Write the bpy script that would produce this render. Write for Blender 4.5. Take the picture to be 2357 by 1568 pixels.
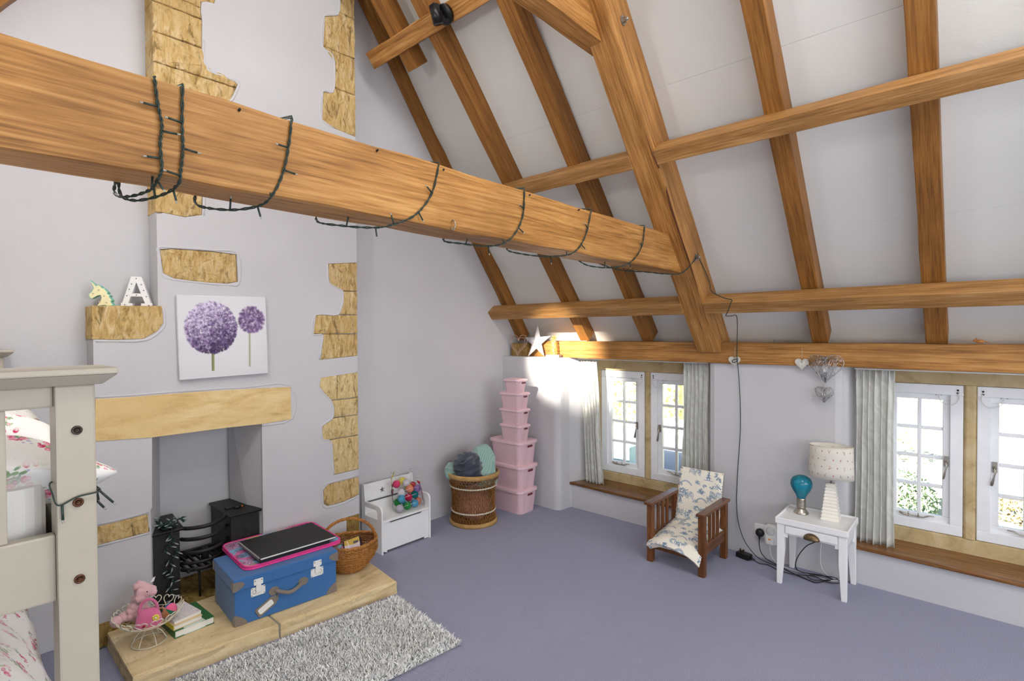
import bpy, bmesh, math, random
import numpy as np
from mathutils import Vector, Matrix, Quaternion, noise
from mathutils.geometry import tessellate_polygon
R = random.Random(7)
pi, sin, cos = math.pi, math.sin, math.cos
SC = bpy.context.scene
COL = SC.collection
for o in list(bpy.data.objects):
    bpy.data.objects.remove(o)

# ------------------------------------------------------------------ camera
cam = bpy.data.cameras.new('camera')
cam.sensor_fit = 'HORIZONTAL'; cam.sensor_width = 36.0; cam.lens = 1209.9 / 2357 * 36.0
cam.clip_start = 0.02; cam.clip_end = 300
camo = bpy.data.objects.new('camera', cam); COL.objects.link(camo)
YAW, PITCH, ROLL = 0.837312, 0.0156276, -0.0050464
cf = Vector((-cos(YAW) * cos(PITCH), sin(YAW) * cos(PITCH), -sin(PITCH)))
cr = cf.cross(Vector((0, 0, 1))).normalized(); cu = cr.cross(cf)
cr2 = cos(ROLL) * cr + sin(ROLL) * cu; cu2 = -sin(ROLL) * cr + cos(ROLL) * cu
mw = Matrix((cr2, cu2, -cf)).transposed().to_4x4(); mw.translation = (3.284, -3.67, 1.5)
camo.matrix_world = mw
SC.camera = camo

# ------------------------------------------------------------------ light
SC.view_settings.view_transform = 'Standard'; SC.view_settings.look = 'None'
SC.view_settings.gamma = 1.0; SC.view_settings.use_curve_mapping = False
SC.view_settings.exposure = 0.46
SUN = Vector((-0.35, -0.75, 0.41))
W = bpy.data.worlds.new('sky'); SC.world = W; W.use_nodes = True
wn = W.node_tree.nodes; wl = W.node_tree.links
sky = wn.new('ShaderNodeTexSky'); sky.sky_type = 'HOSEK_WILKIE'
sky.sun_direction = SUN.normalized(); sky.turbidity = 3.0; sky.ground_albedo = 0.4
wn['Background'].inputs['Strength'].default_value = 6.0
wl.new(sky.outputs[0], wn['Background'].inputs['Color'])

def lamp(name, kind, loc, energy, color=(1, 1, 1), target=None, **kw):
    d = bpy.data.lights.new(name, kind); d.energy = energy; d.color = color
    for k, v in kw.items(): setattr(d, k, v)
    o = bpy.data.objects.new(name, d); COL.objects.link(o); o.location = loc
    if target is not None:
        o.rotation_euler = (Vector(target) - Vector(loc)).to_track_quat('-Z', 'Y').to_euler()
    return o
lamp('sun', 'SUN', (0, 0, 12), 60.0, (1, .98, .95), target=Vector((0, 0, 12)) - SUN, angle=0.01)
# ceiling lamp and corner spot; the other points and area lamps are added fill
lamp('ceiling_lamp_and_fill', 'POINT', (1.30, -3.50, 2.52), 17, (1, .98, .95), shadow_soft_size=.10)
lamp('ceiling_lamp_and_fill', 'POINT', (1.55, -2.30, 3.75), 15, (1, .98, .96), shadow_soft_size=.30)  # added fill near the ridge, no fixture there
lamp('ceiling_lamp_and_fill', 'POINT', (3.70, -2.30, 3.70), 54, (1, .98, .96), shadow_soft_size=.30)  # second added fill point, lifts the right side
lamp('spot_on_corner', 'SPOT', (1.30, -3.46, 2.50), 2400, (1, .93, .80), target=(.66, -.14, 1.285), spot_size=.23, spot_blend=1.0, shadow_soft_size=.03)
lamp('room_fill', 'AREA', (6.45, -2.32, 1.75), 60, (.94, .98, 1), target=(0, -2.0, 1.9), shape='RECTANGLE', size=3.2, size_y=1.9)  # added area fill at the end wall, no window there
lamp('room_fill', 'AREA', (4.4, -4.58, 1.05), 34, (.94, .98, 1), target=(4.0, 0, 2.4), shape='RECTANGLE', size=3.4, size_y=.95)  # added low area fill that lifts the ceiling slope

# ------------------------------------------------------------------ helpers
def lin(c):
    c = c / 255.0
    return c / 12.92 if c <= .04045 else ((c + .055) / 1.055) ** 2.4
def rgb(r, g, b): return (lin(r), lin(g), lin(b), 1.0)

class MB:
    """collects shapes and links them as ONE mesh object"""
    def __init__(s): s.v = []; s.f = []; s.m = []; s.sm = []
    def add(s, vs, fs, mi=0, smooth=False, mat=None):
        b = len(s.v)
        for p in vs:
            p = Vector(p)
            if mat is not None: p = mat @ p
            s.v.append((p.x, p.y, p.z))
        for f in fs: s.f.append([i + b for i in f]); s.m.append(mi); s.sm.append(smooth)
        return s
    def box(s, x0, x1, y0, y1, z0, z1, mi=0, mat=None):
        vs = [(x, y, z) for z in (z0, z1) for y in (y0, y1) for x in (x0, x1)]
        return s.add(vs, [(0, 2, 3, 1), (4, 5, 7, 6), (0, 1, 5, 4), (2, 6, 7, 3), (0, 4, 6, 2), (1, 3, 7, 5)], mi, False, mat)
    def hexa(s, lo, hi, mi=0, mat=None):
        """lo, hi: four points each, counter clockwise seen from hi"""
        n = len(lo); fs = [tuple(reversed(range(n))), tuple(range(n, 2 * n))]
        fs += [(i, (i + 1) % n, n + (i + 1) % n, n + i) for i in range(n)]
        return s.add(list(lo) + list(hi), fs, mi, False, mat)
    def tube(s, pts, r, n=8, closed=False, mi=0, mat=None, flat=1.0, smooth=True):
        pts = [Vector(p) for p in pts]; m = len(pts); rs = r if isinstance(r, (list, tuple)) else [r] * m
        T = []
        for i in range(m):
            a = pts[(i - 1) % m] if (closed or i > 0) else pts[i]; b = pts[(i + 1) % m] if (closed or i < m - 1) else pts[i]
            t = (b - a); T.append(t.normalized() if t.length > 1e-9 else Vector((0, 0, 1)))
        u = T[0].orthogonal().normalized(); vs = []; fs = []
        for i in range(m):
            if i: u = (T[i - 1].rotation_difference(T[i])) @ u
            u = (u - T[i] * u.dot(T[i])).normalized(); w = T[i].cross(u)
            for k in range(n):
                a = 2 * pi * k / n; vs.append(pts[i] + (u * cos(a) + w * sin(a) * flat) * rs[i])
        L = m if closed else m - 1
        for i in range(L):
            j = (i + 1) % m
            for k in range(n):
                q = (k + 1) % n; fs.append((i * n + k, i * n + q, j * n + q, j * n + k))
        if not closed: fs.append(tuple(reversed(range(n)))); fs.append(tuple((m - 1) * n + k for k in range(n)))
        return s.add(vs, fs, mi, smooth, mat)
    def lathe(s, prof, n=24, mi=0, mat=None, smooth=True, sx=1, sy=1):
        vs = []; fs = []; m = len(prof)
        for r, z in prof:
            for k in range(n):
                a = 2 * pi * k / n; vs.append((r * cos(a) * sx, r * sin(a) * sy, z))
        for i in range(m - 1):
            for k in range(n):
                q = (k + 1) % n; fs.append((i * n + k, i * n + q, (i + 1) * n + q, (i + 1) * n + k))
        if prof[0][0] > 1e-6: fs.append(tuple(reversed(range(n))))
        if prof[-1][0] > 1e-6: fs.append(tuple((m - 1) * n + k for k in range(n)))
        return s.add(vs, fs, mi, smooth, mat)
    def ball(s, c, r, n=12, mi=0, mat=None, sc=(1, 1, 1), rot=None):
        k = max(6, n); prof = [(sin(pi * i / (k // 2)), -cos(pi * i / (k // 2))) for i in range(k // 2 + 1)]
        M = Matrix.Translation(Vector(c)) @ ((rot.to_4x4()) if rot is not None else Matrix()) @ Matrix.Diagonal((r * sc[0], r * sc[1], r * sc[2], 1))
        if mat is not None: M = mat @ M
        prof[0] = (1e-4, -1); prof[-1] = (1e-4, 1)
        return s.lathe(prof, n, mi, M)
    def prism(s, poly, a, b, axis='z', mi=0, mat=None, holes=()):
        """polygon (2-D) extruded along an axis from a to b; axis x: (y,z), y: (x,z), z: (x,y)"""
        def P(p, d):
            return {'x': (d, p[0], p[1]), 'y': (p[0], d, p[1]), 'z': (p[0], p[1], d)}[axis]
        loops = [list(poly)] + [list(h) for h in holes]
        flat = [p for l in loops for p in l]; n = len(flat)
        tris = tessellate_polygon([[Vector((p[0], p[1], 0)) for p in l] for l in loops])
        vs = [P(p, a) for p in flat] + [P(p, b) for p in flat]
        fs = [tuple(t) for t in tris] + [tuple(n + i for i in reversed(t)) for t in tris]
        o = 0
        for l in loops:
            k = len(l)
            for i in range(k):
                j = (i + 1) % k; fs.append((o + i, o + j, n + o + j, n + o + i))
            o += k
        return s.add(vs, fs, mi, False, mat)
    def sheet(s, fn, nu, nv, mi=0, mat=None, smooth=True, cu=False, cv=False):
        vs = [fn(i / (nu if cu else nu - 1), j / (nv if cv else nv - 1)) for j in range(nv) for i in range(nu)]; fs = []
        for j in range(nv if cv else nv - 1):
            for i in range(nu if cu else nu - 1):
                a = i + j * nu; b = (i + 1) % nu + j * nu; c = (i + 1) % nu + ((j + 1) % nv) * nu; d = i + ((j + 1) % nv) * nu
                fs.append((a, b, c, d))
        return s.add(vs, fs, mi, smooth, mat)
    def build(s, name, mats, parent=None, loc=(0, 0, 0), rot=(0, 0, 0), bevel=0, seg=1, fix=True, smooth_angle=None, jitter=0):
        me = bpy.data.meshes.new(name); me.from_pydata(s.v, [], s.f)
        if not isinstance(mats, (list, tuple)): mats = [mats]
        for m in mats: me.materials.append(m)
        me.polygons.foreach_set('material_index', s.m); me.polygons.foreach_set('use_smooth', s.sm)
        if fix or bevel:
            bm = bmesh.new(); bm.from_mesh(me)
            if fix: bmesh.ops.recalc_face_normals(bm, faces=bm.faces)
            if bevel:
                es = [e for e in bm.edges if len(e.link_faces) == 2 and e.calc_face_angle(0) > .6]
                bmesh.ops.bevel(bm, geom=es, offset=bevel, segments=seg, profile=.6, affect='EDGES', clamp_overlap=True)
            if jitter:
                for v in bm.verts:
                    v.co += Vector(noise.noise_vector(v.co * 7.0)) * jitter
            bm.to_mesh(me); bm.free()
        me.update()
        o = bpy.data.objects.new(name, me); COL.objects.link(o)
        o.location = loc; o.rotation_euler = rot
        if parent is not None: o.parent = parent
        return o

def tag(o, label=None, cat=None, group=None, kind=None):
    if label: o['label'] = label
    if cat: o['category'] = cat
    if group: o['group'] = group
    if kind: o['kind'] = kind
    return o
def thing(name, label, cat, loc=(0, 0, 0), rot=(0, 0, 0), group=None):
    o = bpy.data.objects.new(name, None); COL.objects.link(o); o.empty_display_size = .05
    o.location = loc; o.rotation_euler = rot
    return tag(o, label, cat, group)
def struct(o): o['kind'] = 'structure'; return o
def stuff(o): o['kind'] = 'stuff'; return o
def children(o): return [c for c in bpy.data.objects if c.parent == o]
def dup(root, loc=None, rot=None, label=None, group=None, kids=None):
    r = root.copy(); COL.objects.link(r)
    if loc is not None: r.location = loc
    if rot is not None: r.rotation_euler = rot
    if label: r['label'] = label
    if group: r['group'] = group
    def down(src, dst):
        for c in children(src):
            k = c.copy(); COL.objects.link(k); k.parent = dst; down(c, k)
    down(root, r)
    return r
def arc(c, r, a0, a1, n, plane='xz', ry=None):
    ry = r if ry is None else ry; out = []
    for i in range(n + 1):
        a = a0 + (a1 - a0) * i / n; p, q = r * cos(a), ry * sin(a)
        out.append(Vector(c) + (Vector((p, 0, q)) if plane == 'xz' else Vector((p, q, 0)) if plane == 'xy' else Vector((0, p, q))))
    return out
def spline(pts, n=8, closed=False):
    """Catmull-Rom through the points"""
    P = [Vector(p) for p in pts]; m = len(P); out = []
    for i in range(m if closed else m - 1):
        a = P[(i - 1) % m] if (closed or i) else P[i]; b = P[i]; c = P[(i + 1) % m]
        d = P[(i + 2) % m] if (closed or i + 2 < m) else c
        for k in range(n):
            t = k / n; out.append(.5 * ((2 * b) + (c - a) * t + (2 * a - 5 * b + 4 * c - d) * t * t + (3 * b - a - 3 * c + d) * t ** 3))
    if not closed: out.append(P[-1])
    return out
def rrect(x0, x1, y0, y1, r, n=4):
    out = []
    for cx, cy, a in ((x1 - r, y1 - r, 0), (x0 + r, y1 - r, pi / 2), (x0 + r, y0 + r, pi), (x1 - r, y0 + r, 1.5 * pi)):
        for k in range(n + 1):
            t = a + pi / 2 * k / n; out.append((cx + r * cos(t), cy + r * sin(t)))
    return out
# ------------------------------------------------------------------ materials
class NT:
    def __init__(s, name):
        s.m = bpy.data.materials.new(name); s.m.use_nodes = True; s.t = s.m.node_tree; s.b = s.t.nodes['Principled BSDF']
    def n(s, typ, ins=None, **kw):
        x = s.t.nodes.new('ShaderNode' + typ)
        for k, v in kw.items(): setattr(x, k, v)
        for k, v in (ins or {}).items():
            if hasattr(v, 'node'): s.t.links.new(v, x.inputs[k])
            else: x.inputs[k].default_value = v
        return x
    def to(s, out, inp): s.t.links.new(out, s.b.inputs[inp])
    def coord(s, scale=(1, 1, 1), rot=(0, 0, 0), loc=(0, 0, 0), kind='Object'):
        c = s.n('TexCoord'); return s.n('Mapping', {'Vector': c.outputs[kind], 'Scale': scale, 'Rotation': rot, 'Location': loc}).outputs[0]
    def noise(s, vec, scale, detail=3, rough=.55, dist=0, out=0):
        return s.n('TexNoise', {'Vector': vec, 'Scale': scale, 'Detail': detail, 'Roughness': rough, 'Distortion': dist}).outputs[out]
    def ramp(s, fac, stops, interp='LINEAR'):
        r = s.n('ValToRGB', {'Fac': fac}); e = r.color_ramp.elements; r.color_ramp.interpolation = interp
        while len(e) < len(stops): e.new(.5)
        for i, (p, c) in enumerate(stops): e[i].position = p; e[i].color = c
        return r.outputs[0]
    def mix(s, fac, a, b, mode='MIX'):
        x = s.n('Mix', data_type='RGBA', blend_type=mode)
        for k, v in ((0, fac), (6, a), (7, b)):
            if hasattr(v, 'node'): s.t.links.new(v, x.inputs[k])
            else: x.inputs[k].default_value = v
        return x.outputs[2]
    def bump(s, h, strength=.3, dist=.01, normal=None):
        b = s.n('Bump', {'Height': h, 'Strength': strength, 'Distance': dist})
        if normal is not None: s.t.links.new(normal, b.inputs['Normal'])
        s.to(b.outputs[0], 'Normal'); return b.outputs[0]
    def done(s, rough=.6, metal=0, spec=None, base=None):
        if base is not None: s.b.inputs['Base Color'].default_value = base
        s.b.inputs['Roughness'].default_value = rough; s.b.inputs['Metallic'].default_value = metal
        if spec is not None: s.b.inputs['Specular IOR Level'].default_value = spec
        return s.m
def bw(v): return (v, v, v, 1)

def plain(name, c, rough=.5, metal=0, spec=None, bump=0, bscale=60, var=.06):
    t = NT(name); v = t.coord(); f = t.noise(v, bscale * .25, 3)
    d = tuple(x * (1 - var) for x in c[:3]) + (1,); l = tuple(min(1, x * (1 + var)) for x in c[:3]) + (1,)
    t.to(t.ramp(f, [(.35, d), (.65, l)]), 'Base Color')
    if bump: t.bump(t.noise(v, bscale, 3), bump, .004)
    return t.done(rough, metal, spec)

def wood(name, dark, mid, light, rough=.5, scale=1.0, bump=.25, knots=True, axis=0, spec=.3):
    """grain along the object's own X (axis 0), Y (1) or Z (2)"""
    t = NT(name); sc = [24, 24, 24]; sc[axis] = 1.0; sc = [x * scale for x in sc]
    v = t.coord(sc); sl = [30, 30, 30]; sl[axis] = .35
    a = t.noise(v, 1.0, 5, .62, .6)
    fine = t.noise(t.coord([x * 5 * scale for x in sc]), 1.0, 3, .6)
    blot = t.noise(t.coord((2.2, 2.2, 2.2)), 1.0, 3, .6)
    f = t.n('Math', {0: a, 1: fine}, operation='ADD').outputs[0]
    c1 = t.ramp(t.n('Math', {0: f, 1: .5}, operation='MULTIPLY').outputs[0], [(.36, dark), (.5, mid), (.62, light)])
    c2 = t.mix(t.ramp(blot, [(.4, bw(0)), (.72, bw(.55))]), c1, dark)
    if knots:
        kv = [3.1, 3.1, 3.1]; kv[axis] = 1.1
        vo = t.n('TexVoronoi', {'Vector': t.coord(kv), 'Scale': 1.0, 'Randomness': 1.0}).outputs['Distance']
        c2 = t.mix(t.ramp(vo, [(.03, bw(.75)), (.07, bw(0))]), c2, tuple(x * .35 for x in dark[:3]) + (1,))
    t.to(c2, 'Base Color'); t.bump(f, bump, .004)
    return t.done(rough, 0, spec)

def fabric(name, c, rough=.9, var=.15, scale=400, bump=.4, big=8):
    t = NT(name); v = t.coord(); f = t.noise(v, scale, 2); g = t.noise(v, big, 3)
    d = tuple(x * (1 - var) for x in c[:3]) + (1,); l = tuple(min(1, x * (1 + var)) for x in c[:3]) + (1,)
    base = t.ramp(f, [(.3, d), (.7, l)])
    t.to(t.mix(.25, base, t.ramp(g, [(.3, d), (.7, l)])), 'Base Color'); t.bump(f, bump, .002)
    t.b.inputs['Sheen Weight'].default_value = .25
    return t.done(rough, 0, .15)

def plaster(name, c, d=.93):
    t = NT(name); v = t.coord(); g = t.noise(v, 1.7, 4); big = t.noise(v, 9, 5); fine = t.noise(v, 120, 3)
    lo = tuple(x * d for x in c[:3]) + (1,)
    t.to(t.ramp(g, [(.3, lo), (.7, c)]), 'Base Color')
    h = t.mix(.35, big, fine); t.bump(h, .28, .012)
    return t.done(.85, 0, .2)

def stone_mat(name, dark, mid, light, streak=(9, 30, 9), rough=1.0):
    t = NT(name); v = t.coord(); a = t.noise(t.coord(streak), 1.3, 6, .65, .8); b = t.noise(v, 4, 4); fine = t.noise(v, 70, 4)
    w = t.noise(t.coord((1.6, 2.6, 1)), 9, 6, .7, .7); pit = t.n('TexVoronoi', {'Vector': t.coord((1, 1.6, 1)), 'Scale': 17.0}).outputs['Distance']
    c = t.ramp(a, [(.28, dark), (.46, mid), (.66, light)])
    c = t.mix(t.ramp(b, [(.42, bw(0)), (.7, bw(.7))]), c, mid)
    c = t.mix(t.ramp(w, [(.34, bw(.75 * max(0, rough * 2 - 1))), (.45, bw(0))]), c, tuple(x * .55 for x in dark[:3]) + (1,))
    t.to(c, 'Base Color'); h = t.mix(.55, a, w); h = t.mix(.22, h, fine); h = t.mix(.25, h, t.ramp(pit, [(.05, bw(0)), (.3, bw(1))])); t.bump(h, 1.0, .03 * rough)
    return t.done(.92, 0, .15)

M = {}
M['wall'] = plaster('lilac_plaster', rgb(203, 202, 206))
M['ceil'] = plaster('white_plaster', rgb(224, 224, 221), .97)
M['oak'] = wood('oak', rgb(126, 84, 40), rgb(180, 127, 68), rgb(206, 155, 92))
M['oak_pale'] = wood('oak_pale', rgb(128, 90, 48), rgb(168, 122, 70), rgb(192, 150, 98), bump=.4)
M['oak_dark'] = wood('oak_dark', rgb(104, 68, 28), rgb(148, 98, 44), rgb(170, 118, 58))
M['sill_wood'] = wood('sill_wood', rgb(84, 54, 24), rgb(126, 84, 42), rgb(152, 106, 60), rough=.22, spec=.5, knots=False, bump=.1)
M['chair_wood'] = wood('chair_wood', rgb(74, 42, 20), rgb(112, 68, 36), rgb(142, 92, 52), rough=.35, scale=2.2, axis=2, knots=False)
M['stone'] = stone_mat('ham_stone', rgb(146, 116, 68), rgb(204, 172, 114), rgb(226, 204, 160))
M['stone_pale'] = stone_mat('ham_stone_pale', rgb(172, 144, 94), rgb(216, 190, 136), rgb(234, 214, 170))
M['stone_dark'] = stone_mat('ham_stone_dark', rgb(92, 72, 36), rgb(146, 118, 66), rgb(176, 148, 92))
M['lintel'] = stone_mat('lintel_stone', rgb(192, 158, 104), rgb(222, 192, 136), rgb(234, 212, 164), (3, 3, 12), .3)
M['hearth'] = stone_mat('hearth_stone', rgb(172, 150, 110), rgb(222, 198, 154), rgb(234, 216, 178), (8, 2.5, 14), .5)
M['win_stone'] = stone_mat('window_stone', rgb(150, 130, 92), rgb(196, 174, 132), rgb(212, 194, 156), (6, 6, 6), .25)
M['white'] = plain('white_paint', rgb(238, 238, 239), .4, var=.006)
M['white_frame'] = plain('window_paint', rgb(242, 244, 248), .3, var=.02)
M['cream'] = plain('cream_paint', rgb(174, 166, 150), .38, var=.02)
M['black_iron'] = plain('black_iron', rgb(30, 29, 29), .5, .1, bump=.4, bscale=120)
M['black_metal'] = plain('black_metal', rgb(22, 22, 24), .32, .3)
M['black_plastic'] = plain('black_plastic', rgb(24, 24, 26), .4)
M['white_plastic'] = plain('white_plastic', rgb(232, 232, 230), .35, var=.01)
M['steel'] = plain('brushed_steel', rgb(176, 170, 160), .3, .9)
M['silver'] = plain('silver_wire', rgb(196, 194, 192), .25, .9)
M['brass'] = plain('dark_brass', rgb(116, 96, 70), .35, .85)
M['cable_green'] = plain('dark_green_cable', rgb(38, 54, 46), .5)
M['cream_wire'] = plain('cream_wire', rgb(224, 216, 196), .45)
M['wicker'] = wood('wicker', rgb(118, 72, 26), rgb(176, 116, 54), rgb(206, 148, 84), rough=.4, scale=3, knots=False)
M['rattan'] = wood('rattan', rgb(92, 56, 24), rgb(146, 96, 46), rgb(176, 124, 66), rough=.45, scale=3, knots=False)
M['rattan_rim'] = wood('rattan_rim', rgb(150, 112, 64), rgb(190, 150, 92), rgb(206, 170, 112), rough=.5, scale=2, knots=False)
M['paper'] = plain('paper', rgb(236, 234, 228), .8)

def carpet():
    t = NT('carpet'); v = t.coord(); f = t.noise(v, 260, 3, .7); g = t.noise(v, 1.2, 3); rib = t.n('TexWave', {'Vector': v, 'Scale': 55.0, 'Distortion': 2.0, 'Detail': 2.0, 'Detail Scale': 3.0}, bands_direction='Y').outputs['Fac']
    c = t.ramp(f, [(.3, rgb(122, 123, 146)), (.7, rgb(174, 176, 202))])
    c = t.mix(t.ramp(g, [(.4, bw(0)), (.7, bw(.35))]), c, rgb(148, 151, 178)); t.to(c, 'Base Color')
    t.bump(t.mix(.5, f, rib), .6, .006); t.b.inputs['Sheen Weight'].default_value = .15
    return t.done(.95, 0, .1)
M['carpet'] = carpet()
def glass(name, c=(1, 1, 1, 1), rough=0, ior=1.45):
    """thin clear pane: straight-through with a faint mirror"""
    t = NT(name); tr = t.n('BsdfTransparent', {'Color': c}); gl = t.n('BsdfGlossy', {'Color': (1, 1, 1, 1), 'Roughness': rough})
    fr = t.n('Fresnel', {'IOR': ior}); mx = t.n('MixShader', {0: fr.outputs[0], 1: tr.outputs[0], 2: gl.outputs[0]})
    t.t.links.new(mx.outputs[0], t.t.nodes['Material Output'].inputs[0]); return t.m
M['glass'] = glass('window_glass')
M['film'] = glass('clear_film', (.995, .995, .995, 1), .05, 1.13)
def blue_glass():
    t = NT('turquoise_glass'); tr = t.n('BsdfTransparent', {'Color': rgb(140, 226, 240)}); df = t.n('BsdfDiffuse', {'Color': rgb(44, 182, 212)}); gl = t.n('BsdfGlossy', {'Roughness': .02})
    tl = t.n('BsdfTranslucent', {'Color': rgb(70, 205, 230)})
    m0 = t.n('MixShader', {0: .5, 1: df.outputs[0], 2: tl.outputs[0]}); m1 = t.n('MixShader', {0: .55, 1: tr.outputs[0], 2: m0.outputs[0]}); m2 = t.n('MixShader', {0: t.n('Fresnel', {'IOR': 1.5}).outputs[0], 1: m1.outputs[0], 2: gl.outputs[0]})
    t.t.links.new(m2.outputs[0], t.t.nodes['Material Output'].inputs[0]); return t.m
M['blue_glass'] = blue_glass()
def damask():
    t = NT('curtain_damask'); v = t.coord((1, 1, 1)); u = t.n('TexWave', {'Vector': t.coord((1, .2, .8), (0, .4, 0)), 'Scale': 7.0, 'Distortion': 11.0, 'Detail': 2.5, 'Detail Scale': 1.6}).outputs['Fac']
    f = t.ramp(u, [(.52, bw(0)), (.60, bw(1))])
    t.to(t.mix(f, rgb(220, 220, 214), rgb(232, 232, 228)), 'Base Color'); t.bump(t.noise(v, 300, 2), .1, .001)
    sss = t.n('BsdfTranslucent', {'Color': rgb(226, 226, 220)}); mx = t.n('MixShader', {0: .25, 1: t.b.outputs[0], 2: sss.outputs[0]})
    t.t.links.new(mx.outputs[0], t.t.nodes['Material Output'].inputs[0])
    return t.done(.7, 0, .2)
M['curtain'] = damask()
def ripple(name, c, hole=.72, sc=170):
    """moulded basket-weave plastic"""
    t = NT(name); v = t.coord((1, 1, 1)); w1 = t.n('TexWave', {'Vector': t.coord((1, 1, 1), (0, .785, .785)), 'Scale': sc / 2.2, 'Distortion': 0.0}).outputs['Fac']
    ch = t.n('TexChecker', {'Vector': t.coord((1, 1, .8), (.6, .5, .785)), 'Scale': sc, 'Color1': bw(1), 'Color2': bw(0)}).outputs['Fac']
    d = tuple(x * hole for x in c[:3]) + (1,)
    t.to(t.mix(ch, c, d), 'Base Color'); t.bump(ch, .6, .003); return t.done(.45, 0, .35)
M['pink_weave'] = ripple('pink_weave_plastic', rgb(240, 204, 213), .84)
M['pink_lid'] = plain('pink_plastic', rgb(238, 204, 213), .4, var=.02)

# ------------------------------------------------------------------ prints (drawn here, pixel by pixel)
class Draw:
    def __init__(s, n, bg, m=None): s.n = n; s.m = m or n; s.a = np.ones((s.m, n, 3)) * np.array(bg) / 255.0; s.g = np.random.default_rng(5)
    def _win(s, x0, x1, y0, y1, pad=2):
        a, b = int(max(0, x0 - pad)), int(min(s.n, x1 + pad)); c, d = int(max(0, y0 - pad)), int(min(s.m, y1 + pad))
        if b <= a or d <= c: return None
        yy, xx = np.mgrid[c:d, a:b] + .5; return (slice(c, d), slice(a, b)), xx, yy
    def blend(s, w, al, col): s.a[w] = s.a[w] * (1 - al[..., None]) + np.array(col) / 255.0 * al[..., None]
    def ell(s, x, y, rx, ry, ang, col, al=1.0):
        r = max(rx, ry); k = s._win(x - r, x + r, y - r, y + r)
        if k is None: return
        w, xx, yy = k; c, sn = cos(ang), sin(ang); u = (xx - x) * c + (yy - y) * sn; v = -(xx - x) * sn + (yy - y) * c
        d = (np.sqrt((u / rx) ** 2 + (v / ry) ** 2) - 1) * min(rx, ry); s.blend(w, np.clip(.5 - d, 0, 1) * al, col)
    def line(s, pts, wd, col, al=1.0):
        for (x0, y0), (x1, y1) in zip(pts, pts[1:]):
            k = s._win(min(x0, x1) - wd, max(x0, x1) + wd, min(y0, y1) - wd, max(y0, y1) + wd)
            if k is None: continue
            w, xx, yy = k; dx, dy = x1 - x0, y1 - y0; L = dx * dx + dy * dy + 1e-9; t = np.clip(((xx - x0) * dx + (yy - y0) * dy) / L, 0, 1)
            d = np.hypot(xx - x0 - t * dx, yy - y0 - t * dy); s.blend(w, np.clip(wd / 2 + .5 - d, 0, 1) * al, col)
    def poly(s, pts, col, al=1.0):
        xs = [p[0] for p in pts]; ys = [p[1] for p in pts]; k = s._win(min(xs), max(xs), min(ys), max(ys))
        if k is None: return
        w, xx, yy = k; ins = np.zeros(xx.shape, bool); n = len(pts)
        for i in range(n):
            (x0, y0), (x1, y1) = pts[i], pts[(i + 1) % n]
            c = ((y0 > yy) != (y1 > yy)) & (xx < (x1 - x0) * (yy - y0) / (y1 - y0 + 1e-12) + x0); ins ^= c
        s.blend(w, ins * al, col)
    def blur(s, x0, x1, y0, y1, r):
        w = s.a[y0:y1, x0:x1]
        for ax in (0, 1):
            for _ in range(2):
                acc = np.zeros_like(w)
                for k in range(-r, r + 1): acc += np.roll(w, k, ax)
                w = acc / (2 * r + 1)
        s.a[y0:y1, x0:x1] = w
    def image(s, name):
        im = bpy.data.images.new(name, s.n, s.m); px = np.ones((s.m, s.n, 4), np.float32); px[..., :3] = s.a[::-1]
        im.pixels.foreach_set(np.clip(px, 0, 1).ravel()); im.update(); im.pack(); return im
def printed(name, img, size, axes='xz', loc=(0, 0), rough=.8, proj='FLAT', bump=0, bscale=300, gloss=None):
    """image laid flat on the object's own axes, size = metres per repeat"""
    t = NT(name); c = t.n('TexCoord').outputs['Object']
    if proj == 'FLAT':
        sp = t.n('SeparateXYZ', {0: c}); o = {'x': 0, 'y': 1, 'z': 2}
        cb = t.n('CombineXYZ', {0: sp.outputs[o[axes[0]]], 1: sp.outputs[o[axes[1]]]}).outputs[0]
        v = t.n('Mapping', {'Vector': cb, 'Location': (-loc[0] / size[0], -loc[1] / size[1], 0), 'Scale': (1 / size[0], 1 / size[1], 1)}).outputs[0]
    else:
        v = t.n('Mapping', {'Vector': c, 'Scale': (1 / size[0],) * 3}).outputs[0]
    im = t.n('TexImage', {'Vector': v}, image=img, projection=proj, interpolation='Cubic')
    if proj == 'BOX': im.projection_blend = .15
    t.to(im.outputs[0], 'Base Color')
    if bump: t.bump(t.noise(c, bscale, 2), bump, .002)
    return t.done(rough, 0, .2 if gloss is None else gloss)
# ------------------------------------------------------------------ room shell
RX, RY = 6.6, -4.64                        # far end of the room, wall opposite the windows
T50 = 1.195                                # rise of the roof
RIDGE = RY / 2
def zc(y): return 1.62 + T50 * (-y)        # underside of the plaster between the rafters
b = MB().box(-.35, RX, RY - .2, .0, -.25, 0)
struct(b.build('floor', M['carpet']))
# gable wall with the hole of the fireplace
gp = [(.30, -.1), (.30, zc(.30)), (0, 1.70), (RIDGE, 5.10), (RY, 1.70), (RY - .3, zc(.30)), (RY - .3, -.1)]
hole = [(-2.96, .02), (-2.36, .02), (-2.36, 1.15), (-2.96, 1.15)]
struct(MB().prism(gp, -.45, 0, 'x', holes=[hole]).build('wall_left', M['wall']))
struct(MB().prism([(.30, -.1), (.30, zc(.30)), (RIDGE, zc(RIDGE)), (RY - .3, zc(.30)), (RY - .3, -.1)], RX, RX + .2, 'x').build('wall_back', M['wall']))
struct(MB().box(-.4, RX, RY - .3, RY, -.1, 1.63).build('wall_front', M['wall']))
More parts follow.
